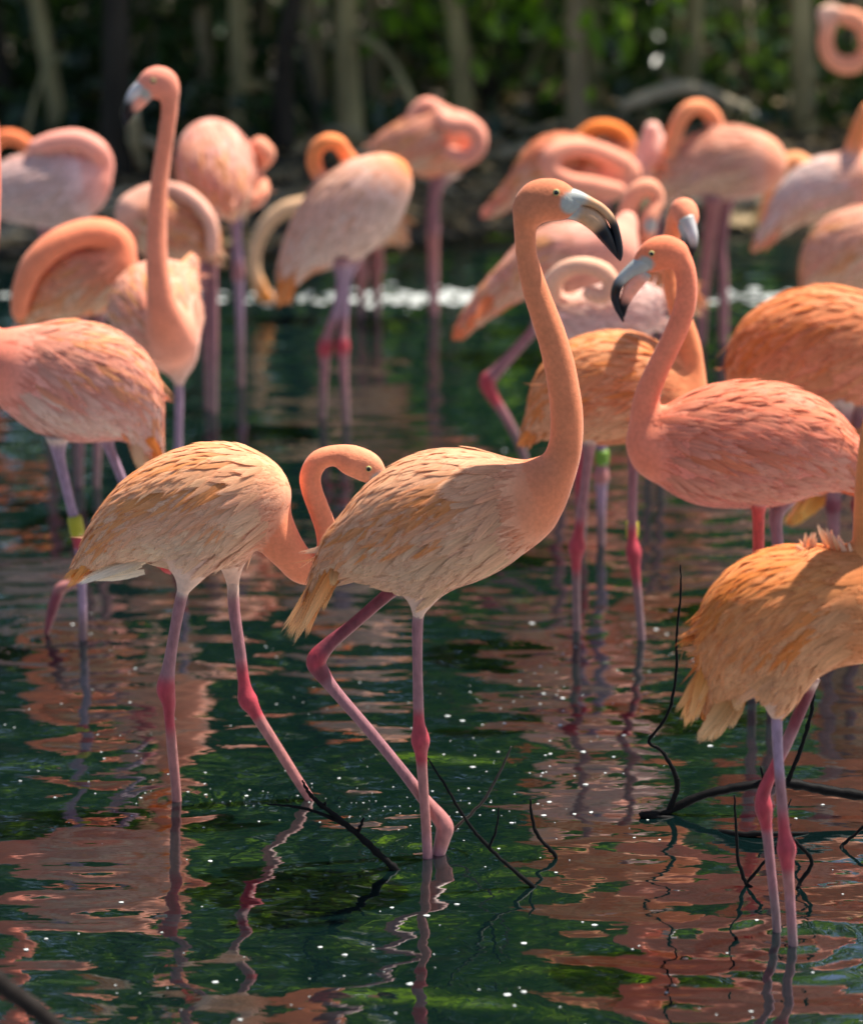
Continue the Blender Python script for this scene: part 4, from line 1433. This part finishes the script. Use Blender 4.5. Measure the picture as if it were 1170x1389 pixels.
# preening bird in the middle distance
flamingo('pale flamingo with its neck curled back in a ring over its rump, seen from behind', (455, 572),
         neck=[(446, 246, 9, .02), (436, 240, 10, .02), (427, 224, 11, .02), (428, 204, 11, .02), (442, 192, 11, .02), (458, 194, 11, .04), (468, 208, 11, .07), (478, 225, 14, .1)],
         body=[(528, 240, 30), (514, 252, 44), (492, 272, 56), (464, 298, 57), (437, 323, 44), (412, 346, 29), (393, 374, 16), (380, 408, 7)],
         legs=[dict(st=[(462, 345, 20, 'm'), (463, 375, 8, 'p'), (458, 415, 6.5, 'p'), (446, 450, 7, 'm'), (441, 472, 10, 'k'), (440, 500, 6, 'm'), (437, 568, 5, 'l')], dy=-.03),
               dict(st=[(476, 345, 20, 'm'), (470, 375, 8, 'p'), (467, 415, 6.5, 'p'), (465, 450, 7, 'm'), (464, 470, 10, 'k'), (466, 500, 6, 'm'), (470, 574, 5, 'l')], dy=.04)],
         tails=[(400, 350, [(376, 418), (384, 420), (392, 410)], .03, S(232, 140, 70), S(232, 160, 100))],
         col=dict(neck=S(236, 140, 84), back=S(236, 188, 168), flank=S(224, 196, 184), rear=S(228, 140, 72), pale=S(234, 212, 200), drape=S(230, 190, 168)), vox=FAR, feathers=.45, kn=.012)
flamingo('flamingo hidden behind the curled-neck one, its neck arching down to the water', (500, 428),
         head=[(352, 388, 10), (356, 398, 11), (364, 405, 9)],
         neck=[(350, 385, 9), (344, 360, 9.5), (348, 332, 10), (362, 304, 10.5), (386, 284, 11), (412, 280, 14), (430, 290, 24)],
         body=[(430, 292, 28), (455, 290, 42), (480, 295, 44), (510, 300, 36), (530, 310, 18), (545, 320, 8)],
         legs=[dict(st=[(490, 330, 14, 'm'), (490, 355, 7, 'b'), (490, 372, 10, 'b'), (490, 390, 6, 'b'), (490, 430, 5, 'l')], dy=-.03),
               dict(st=[(508, 325, 14, 'm'), (512, 345, 8, 'b'), (512, 360, 10, 'b'), (511, 380, 6, 'b'), (511, 426, 5, 'l')], dy=.03)],
         col=dict(neck=S(214, 176, 140), head=S(224, 140, 60), back=S(226, 180, 150), flank=S(220, 180, 160)), vox=FAR, feathers=.3, kn=.015)
flamingo('pink flamingo standing on one leg with its head tucked into a ball', (588, 425),
         neck=[(612, 208, 10, -.1), (634, 214, 11, -.13), (650, 196, 11, -.13), (640, 172, 12, -.13), (618, 170, 12, -.12), (604, 162, 11, -.06), (594, 148, 10, .0), (578, 142, 10.5, .0), (564, 152, 10.5, .0), (558, 170, 12, .0)],
         body=[(634, 186, 27), (612, 190, 42), (588, 196, 46), (562, 196, 36), (535, 196, 21), (514, 198, 9)],
         legs=[dict(st=[(606, 225, 24, 'w'), (594, 246, 12, 'm'), (588, 275, 8, 'm'), (587, 310, 9.5, 'm'), (587, 330, 8, 'b'), (588, 425, 6.5, 'm')], dy=0)],
         col=dict(neck=S(240, 162, 140), back=S(240, 170, 150), flank=S(238, 158, 124), rear=S(240, 176, 160)), vox=FAR, feathers=.4, kn=.012)
flamingo('pink flamingo seen from the rear with a white rump patch', (325, 522),
         neck=[(352, 198, 13, .06), (362, 210, 12, .06), (352, 226, 9, .08), (346, 238, 9, .06), (356, 252, 10, .03), (350, 270, 10, .0), (330, 278, 10, .0), (312, 272, 14, .0)],
         body=[(285, 198, 34, .1), (288, 210, 48, .05), (292, 232, 52, .0), (300, 256, 40, -.05), (308, 276, 20, -.08), (314, 292, 8, -.09)],
         legs=[dict(st=[(316, 268, 16, 'w'), (320, 292, 8, 'p'), (322, 340, 6.5, 'p'), (323, 372, 9, 'm'), (325, 400, 6, 'p'), (327, 522, 5, 'l')], dy=0)],
         col=dict(neck=S(238, 160, 130), back=S(238, 176, 164), flank=S(236, 160, 138), rear=S(242, 220, 220)), vox=FAR, feathers=.4, q=1.15, kn=.012)
flamingo('pale grey pink flamingo resting with its neck folded along its back', (80, 545),
         neck=[(50, 200, 12, -.02), (75, 192, 14, -.02), (105, 190, 15, -.02), (130, 202, 15, -.02), (140, 222, 15, .0), (128, 242, 24, .0)],
         body=[(122, 248, 28), (100, 254, 46), (72, 258, 52), (42, 258, 48), (15, 262, 38), (-10, 272, 20), (-30, 285, 8)],
         legs=[dict(st=[(60, 295, 20, 'w'), (62, 320, 8, 'm'), (64, 400, 7, 'm'), (64, 545, 5, 'l')], dy=0),
               dict(st=[(95, 295, 20, 'w'), (95, 320, 8, 'm'), (96, 400, 7, 'm'), (97, 545, 5, 'l')], dy=.03)],
         col=dict(neck=S(238, 162, 146), back=S(230, 202, 200), flank=S(206, 182, 180), rear=S(220, 186, 180), drape=S(226, 196, 190), pale=S(212, 194, 190)), vox=FAR, feathers=.4, kn=.012)
flamingo('orange flamingo behind the grey one, only its curved neck showing', (-20, 430),
         neck=[(46, 212, 9), (38, 198, 10), (20, 187, 10.5), (0, 188, 10.5), (-16, 206, 11), (-26, 235, 15), (-40, 250, 26)],
         body=[(-38, 252, 28), (-60, 262, 42), (-90, 270, 40), (-120, 285, 22), (-140, 300, 8)],
         legs=[dict(st=[(-75, 300, 14, 'w'), (-74, 330, 7, 'm'), (-74, 430, 5, 'l')], dy=0), dict(st=[(-60, 300, 14, 'w'), (-60, 330, 7, 'm'), (-60, 430, 5, 'l')], dy=.03)],
         col=dict(neck=S(238, 130, 84)), vox=FAR, feathers=.25, kn=.012)
flamingo('orange flamingo asleep with its thick neck laid over its back', (105, 660),
         neck=[(26, 424, 11, -.05), (30, 396, 14, -.06), (44, 362, 17, -.06), (72, 334, 18.5, -.05), (106, 318, 19, -.03), (140, 316, 20, -.01), (162, 330, 20, .0), (160, 356, 26, .0)],
         body=[(158, 366, 30), (142, 376, 42), (112, 385, 45), (80, 396, 36), (52, 414, 22), (32, 434, 9)],
         legs=[dict(st=[(112, 415, 20, 'w'), (110, 445, 8, 'm'), (110, 560, 7, 'm'), (108, 660, 5, 'l')], dy=0), dict(st=[(135, 415, 20, 'w'), (134, 445, 8, 'm'), (133, 560, 7, 'm'), (131, 660, 5, 'l')], dy=.03)],
         col=dict(neck=S(240, 142, 106), back=S(240, 168, 138), flank=S(238, 158, 116), rear=S(226, 146, 72)), vox=FAR, feathers=.5, kn=.01)
flamingo('brownish orange flamingo with a pale neck drooping over its side, behind the tall straight neck', (270, 560),
         neck=[(288, 340, 9, -.06), (288, 310, 9.5, -.06), (276, 284, 10, -.05), (254, 264, 10, -.03), (228, 256, 10, .0), (200, 266, 16, .0), (185, 285, 26, .0)],
         body=[(182, 292, 26), (196, 300, 38), (222, 308, 47), (250, 316, 40), (272, 328, 25), (286, 345, 9)],
         legs=[dict(st=[(266, 335, 12, 'm'), (276, 360, 7, 'm'), (280, 440, 6, 'm'), (282, 555, 5, 'l')], dy=0), dict(st=[(282, 335, 12, 'm'), (288, 360, 7, 'm'), (290, 440, 6, 'm'), (290, 562, 5, 'l')], dy=.03)],
         col=dict(neck=S(232, 176, 156), back=S(226, 148, 112), flank=S(206, 130, 104), rear=S(200, 126, 106)), vox=FAR, feathers=.35, kn=.012)
# right of the striding bird
flamingo('pink flamingo with a long orange tail, one leg bent back, behind the raised neck', (740, 640),
         neck=[(842, 320, 12, .05), (850, 300, 14, .05), (842, 320, 22, .02), (828, 338, 36, .0)],
         body=[(825, 345, 36), (800, 350, 48), (762, 348, 46), (725, 364, 37), (692, 386, 27), (660, 412, 19), (636, 436, 12), (618, 458, 6)],
         legs=[dict(st=[(742, 395, 20, 'w'), (728, 440, 8.5, 'm'), (702, 472, 7.5, 'm'), (673, 504, 9, 'm'), (661, 518, 11.5, 'k'), (668, 538, 9.5, 'k'), (686, 566, 6.5, 'm'), (705, 604, 6, 'l'), (716, 640, 5.6, 'l')], dy=0),
               dict(st=[(765, 395, 18, 'w'), (762, 440, 8, 'm'), (760, 500, 7, 'm'), (760, 530, 10, 'k'), (760, 560, 6, 'm'), (760, 642, 5.4, 'l')], dy=.04)],
         tails=[(665, 405, [(614, 458), (620, 460), (630, 448), (640, 440)], .03, S(238, 128, 76), S(238, 140, 96))],
         col=dict(neck=S(236, 160, 140), back=S(240, 176, 158), flank=S(236, 162, 140), rear=S(238, 132, 84)), vox=FAR, feathers=.45)
flamingo('pale pink flamingo preening with its neck bent over like a handle', (815, 738),
         neck=[(800, 398, 11, -.08), (818, 402, 11, -.08), (829, 386, 11.5, -.08), (818, 368, 12, -.08), (792, 360, 12, -.07), (766, 366, 12.5, -.05), (748, 386, 14, -.03), (746, 412, 22, .0)],
         body=[(745, 428, 24), (762, 440, 36), (795, 440, 46), (832, 432, 46), (862, 424, 32), (880, 405, 16), (866, 388, 7)],
         legs=[dict(st=[(815, 480, 20, 'w'), (817, 540, 8, 'p'), (816, 600, 6.6, 'p'), (815, 630, 8, 'm'), (815, 648, 11, 'b'), (815, 668, 7, 'p'), (815, 738, 5.6, 'l')], dy=0),
               dict(st=[(790, 480, 20, 'w'), (790, 540, 8, 'p'), (788, 640, 10, 'k'), (788, 738, 5.6, 'l')], dy=.05)],
         bands=[(0, 816, 610, 816, 630, 10, (104, 140, 48))],
         col=dict(neck=S(236, 184, 156), back=S(244, 206, 200), flank=S(242, 198, 192), rear=S(244, 204, 200), drape=S(244, 206, 200), pale=S(244, 212, 206)), vox=FAR, feathers=.45, kn=.012)
flamingo('salmon flamingo hiding its pale face under an arched neck', (880, 610),
         neck=[(878, 318, 10, -.02), (880, 296, 12, -.02), (893, 270, 9, .0), (880, 254, 12.5, .0), (862, 262, 13, .0), (850, 288, 13, .0), (846, 318, 16, .0), (850, 345, 26, .0)],
         body=[(850, 350, 28), (868, 366, 36), (890, 380, 38), (915, 392, 26), (935, 405, 10)],
         legs=[dict(st=[(880, 410, 14, 'w'), (880, 440, 7, 'm'), (880, 610, 5, 'l')], dy=0), dict(st=[(898, 410, 14, 'w'), (898, 440, 7, 'm'), (898, 610, 5, 'l')], dy=.03)],
         face=(880, 302, 11), col=dict(neck=S(236, 160, 130), back=S(232, 150, 110), flank=S(226, 140, 96)), vox=FAR, feathers=.35, kn=.01)
flamingo('salmon pink flamingo asleep with its neck coiled on its flank and tail to the bank', (775, 470),
         neck=[(838, 258, 10, -.12), (806, 252, 12, -.14), (770, 246, 13, -.14), (746, 228, 14, -.13), (752, 208, 14, -.12), (780, 200, 13, -.1), (812, 206, 13, -.08), (842, 222, 16, -.04)],
         body=[(846, 236, 24), (828, 238, 34), (796, 234, 43), (762, 224, 42), (735, 228, 32), (708, 254, 20), (682, 274, 13), (655, 292, 6)],
         legs=[dict(st=[(770, 262, 16, 'w'), (770, 290, 7, 'm'), (768, 470, 5, 'l')], dy=0), dict(st=[(790, 262, 16, 'w'), (790, 290, 7, 'm'), (788, 470, 5, 'l')], dy=.03)],
         col=dict(neck=S(240, 160, 134), back=S(240, 150, 118), flank=S(234, 152, 134), rear=S(240, 150, 128)), vox=FAR, feathers=.4, kn=.009)
flamingo('vivid orange arched neck of a flamingo behind the coiled-neck sleeper', (850, 440),
         neck=[(842, 238, 9), (852, 218, 10), (850, 190, 11), (832, 175, 11), (806, 174, 11), (786, 190, 12), (775, 215, 22)],
         body=[(778, 222, 24), (800, 228, 34), (830, 230, 36), (860, 240, 22), (880, 250, 8)],
         legs=[dict(st=[(820, 255, 14, 'w'), (820, 290, 6.5, 'm'), (820, 440, 5, 'l')], dy=0)],
         col=dict(neck=S(240, 134, 60), back=S(240, 160, 130)), vox=FAR, feathers=.25, kn=.01)
flamingo('whitish pink flamingo standing between the orange arch and the ring-necked one', (890, 452),
         neck=[(884, 176, 12), (886, 192, 13), (886, 208, 18)],
         body=[(884, 204, 22), (888, 222, 28), (896, 244, 28), (906, 262, 16), (914, 275, 7)],
         legs=[dict(st=[(892, 262, 14, 'w'), (892, 290, 6.5, 'm'), (892, 452, 5, 'l')], dy=0)],
         col=dict(neck=S(240, 186, 172), back=S(242, 214, 212), flank=S(240, 204, 204), rear=S(240, 200, 196)), vox=FAR, feathers=.35)
flamingo('rosy brown flamingo with its neck looped in a ring beside the bank', (965, 466),
         neck=[(908, 222, 12, -.02), (910, 196, 12, -.02), (920, 166, 11.5, -.02), (934, 148, 11, -.02), (952, 146, 11, .0), (967, 160, 11.5, .02), (974, 186, 13, .03), (985, 205, 22, .03)],
         body=[(1040, 222, 26), (1020, 222, 44), (988, 222, 50), (955, 226, 43), (925, 236, 28), (905, 246, 12), (892, 254, 6)],
         legs=[dict(st=[(966, 262, 16, 'm'), (966, 285, 10, 'b'), (962, 315, 9, 'b'), (957, 360, 9, 'b'), (953, 400, 8, 'b'), (950, 466, 6, 'm')], dy=-.03),
               dict(st=[(985, 262, 16, 'm'), (982, 290, 9, 'm'), (978, 340, 7, 'm'), (980, 380, 7, 'm'), (981, 466, 6, 'm')], dy=.03)],
         col=dict(neck=S(240, 150, 106), back=S(230, 166, 142), flank=S(206, 168, 156), rear=S(222, 182, 166), drape=S(214, 160, 136)), vox=FAR, feathers=.4, kn=.01)
flamingo('flamingo dipping a slim apricot neck behind the ring-necked one', (1050, 440),
         neck=[(1036, 300, 9, -.02), (1042, 272, 9.5, -.02), (1050, 244, 11, -.02), (1062, 222, 11, .0), (1080, 216, 11, .02), (1092, 230, 16, .03)],
         body=[(1096, 240, 24), (1115, 250, 36), (1140, 256, 36), (1165, 266, 20), (1180, 275, 8)],
         legs=[dict(st=[(1120, 280, 14, 'w'), (1120, 305, 6.5, 'm'), (1120, 440, 5, 'l')], dy=0)],
         col=dict(neck=S(236, 164, 116)), vox=FAR, feathers=.25, kn=.012)
flamingo('white-backed flamingo with a long drooping orange wing tip at the bank', (1130, 482),
         neck=[(1178, 150, 12), (1168, 170, 13), (1160, 195, 13.5), (1160, 220, 20), (1175, 245, 38)],
         body=[(1190, 250, 40), (1165, 258, 52), (1130, 258, 48), (1095, 264, 36), (1066, 288, 24), (1042, 314, 13), (1022, 338, 6)],
         legs=[dict(st=[(1130, 298, 14, 'w'), (1130, 325, 6.5, 'm'), (1128, 482, 5, 'l')], dy=0), dict(st=[(1152, 298, 14, 'w'), (1152, 325, 6.5, 'm'), (1152, 482, 5, 'l')], dy=.03)],
         tails=[(1070, 285, [(1018, 340), (1026, 342), (1036, 330)], .03, S(240, 150, 112), S(240, 156, 120))],
         col=dict(neck=S(236, 144, 90), back=S(244, 218, 216), flank=S(238, 178, 168), rear=S(240, 150, 108), drape=S(244, 214, 210)), vox=FAR, feathers=.4, kn=.015)
flamingo('round pale salmon flamingo between the drooping wing tip and the big orange back', (1150, 562),
         neck=[(1235, 210, 13), (1225, 250, 14), (1215, 290, 22), (1205, 320, 40)],
         body=[(1212, 325, 44), (1185, 336, 60), (1155, 344, 58), (1128, 358, 42), (1110, 380, 24), (1098, 402, 9)],
         legs=[dict(st=[(1150, 390, 14, 'w'), (1150, 420, 6.5, 'm'), (1150, 562, 5, 'l')], dy=0), dict(st=[(1170, 390, 14, 'w'), (1170, 420, 6.5, 'm'), (1170, 562, 5, 'l')], dy=.03)],
         col=dict(neck=S(236, 150, 110), back=S(240, 180, 158), flank=S(238, 170, 146), rear=S(236, 150, 110)), vox=FAR, feathers=.4)
flamingo('large orange flamingo with a rounded back behind the coral one', (1120, 800),
         neck=[(1280, 260, 16), (1272, 320, 17), (1258, 390, 20), (1240, 440, 32), (1220, 470, 50)],
         body=[(1225, 478, 50), (1190, 476, 70), (1150, 472, 80), (1105, 466, 76), (1062, 468, 60), (1030, 480, 40), (1008, 498, 22), (996, 520, 9)],
         legs=[dict(st=[(1140, 535, 24, 'w'), (1140, 575, 12, 'm'), (1136, 620, 8, 'm'), (1131, 665, 9, 'm'), (1129, 686, 11.5, 'd'), (1130, 712, 8, 'm'), (1132, 800, 6, 'l')], dy=-.03),
               dict(st=[(1165, 535, 22, 'w'), (1165, 575, 10, 'm'), (1164, 660, 8, 'm'), (1164, 686, 11, 'k'), (1164, 712, 7, 'm'), (1164, 802, 6, 'l')], dy=.04)],
         col=dict(neck=S(236, 146, 96), back=S(236, 158, 108), flank=S(228, 150, 120), rear=S(226, 134, 66), pale=S(232, 164, 122), drape=S(226, 138, 70)), vox=0.008, feathers=.6, twist=.7)
flamingo('orange flamingo cut off behind the coral one, its pointed tail lit from behind', (1180, 790),
         neck=[(1300, 400, 15), (1292, 460, 16), (1278, 510, 22), (1258, 545, 38)],
         body=[(1255, 552, 40), (1225, 568, 54), (1190, 590, 50), (1158, 622, 36), (1125, 655, 20), (1095, 684, 11), (1070, 710, 5)],
         legs=[dict(st=[(1200, 620, 20, 'w'), (1200, 660, 8, 'm'), (1200, 720, 10, 'k'), (1200, 790, 6, 'l')], dy=.05)],
         tails=[(1118, 662, [(1064, 716), (1072, 712), (1082, 704), (1094, 694)], .024, S(244, 160, 70), S(252, 200, 110))],
         col=dict(neck=S(236, 146, 96), back=S(236, 160, 110), flank=S(234, 160, 120), rear=S(242, 160, 80)), vox=0.008, feathers=.4)
flamingo('flamingo on the bank under the trees, its neck curled in an open ring', (1215, 250), Y=11.2,
         head=[(1122, 30, 10), (1118, 18, 11), (1130, 14, 9)],
         neck=[(1124, 32, 11), (1119, 50, 11), (1123, 74, 11.5), (1140, 88, 12), (1162, 86, 12), (1176, 66, 11.5), (1172, 40, 11), (1160, 24, 11), (1142, 22, 10), (1180, 40, 12), (1205, 70, 22), (1220, 90, 36)],
         body=[(1222, 98, 36), (1245, 108, 46), (1275, 115, 46), (1305, 128, 30), (1330, 145, 10)],
         legs=[dict(st=[(1250, 150, 14, 'w'), (1250, 180, 6.5, 'm'), (1250, 420, 5, 'l')], dy=0), dict(st=[(1270, 150, 14, 'w'), (1270, 180, 6.5, 'm'), (1270, 420, 5, 'l')], dy=.03)],
         col=dict(neck=S(238, 160, 128), head=S(240, 200, 180)), vox=FAR, feathers=.25, kn=.01)


# ------------------------------------------------------------------ small things afloat, and imitated glints by the bank
def specks(name, label, pts, rad, cat):
    V, F = [], []
    for (x, y), r in zip(pts, rad):
        z = float(water_h(np.array([x]), np.array([y]))[0]) + .0012
        k = len(V)
        n_ = 7
        a0 = rnd.uniform(0, 6.28)
        el = rnd.uniform(.55, 1.0)
        V.append((x, y, z + r * .3))
        for j in range(n_):
            a = a0 + j * 2 * math.pi / n_
            rr = r * rnd.uniform(.7, 1.2)
            V.append((x + rr * math.cos(a), y + rr * el * math.sin(a), z))
        for j in range(n_):
            F.append((k, k + 1 + j, k + 1 + (j + 1) % n_))
    o = link(name, mesh_np(name, np.array(V), F, M['foam']))
    o['kind'] = 'stuff'
    o['label'] = label
    o['category'] = cat
    return o


pts, rad = [], []
clusters = [(700, 945, 60, 22, 30), (640, 1040, 90, 30, 36), (560, 1096, 90, 14, 60), (330, 1075, 120, 14, 30), (460, 945, 60, 14, 16), (120, 1010, 80, 50, 30),
            (240, 1120, 100, 60, 26), (690, 1110, 90, 50, 34), (900, 1000, 150, 60, 40), (120, 880, 60, 30, 14), (600, 1230, 160, 90, 40), (300, 1330, 200, 50, 40),
            (950, 1330, 140, 40, 24), (820, 900, 80, 30, 20), (80, 680, 70, 40, 16), (590, 600, 60, 25, 10), (400, 860, 60, 50, 14), (870, 640, 60, 50, 8), (560, 470, 130, 60, 30)]
for cu, cv, su, sv, n in clusters:
    for _ in range(int(n * .7)):
        u, v = rnd.gauss(cu, su), rnd.gauss(cv, sv)
        if not (-60 < u < 1230 and 420 < v < 1420):
            continue
        p = on_water(u, v)
        pts.append((p.x, p.y))
        rad.append(min(.0013 * math.exp(abs(rnd.gauss(0, .75))), .006) if abs(cv - 1096) > 2 else .0012 * math.exp(abs(rnd.gauss(0, .5))))
for _ in range(16):
    p = on_water(rnd.uniform(-40, 1210), rnd.uniform(600, 1380))
    pts.append((p.x, p.y))
    rad.append(rnd.uniform(.003, .0065))
specks('floating_foam', 'tiny white foam bubbles and down specks scattered on the pond', pts, rad, 'foam')
pts, rad = [], []  # white flecks stand in for the glints of sky on the far water
for _ in range(900):
    u = rnd.uniform(-100, 1270)
    dens = .35 + .65 * math.exp(-((u - 570) / 110) ** 2) + .4 * math.exp(-((u - 1040) / 60) ** 2)
    if rnd.random() > dens:
        continue
    p = on_water(u, rnd.gauss(404, 6))
    pts.append((p.x, p.y))
    rad.append(rnd.uniform(.005, .024))
specks('glint_line', 'bright white line of flecks imitating water glints along the far bank', pts, rad, 'foam')
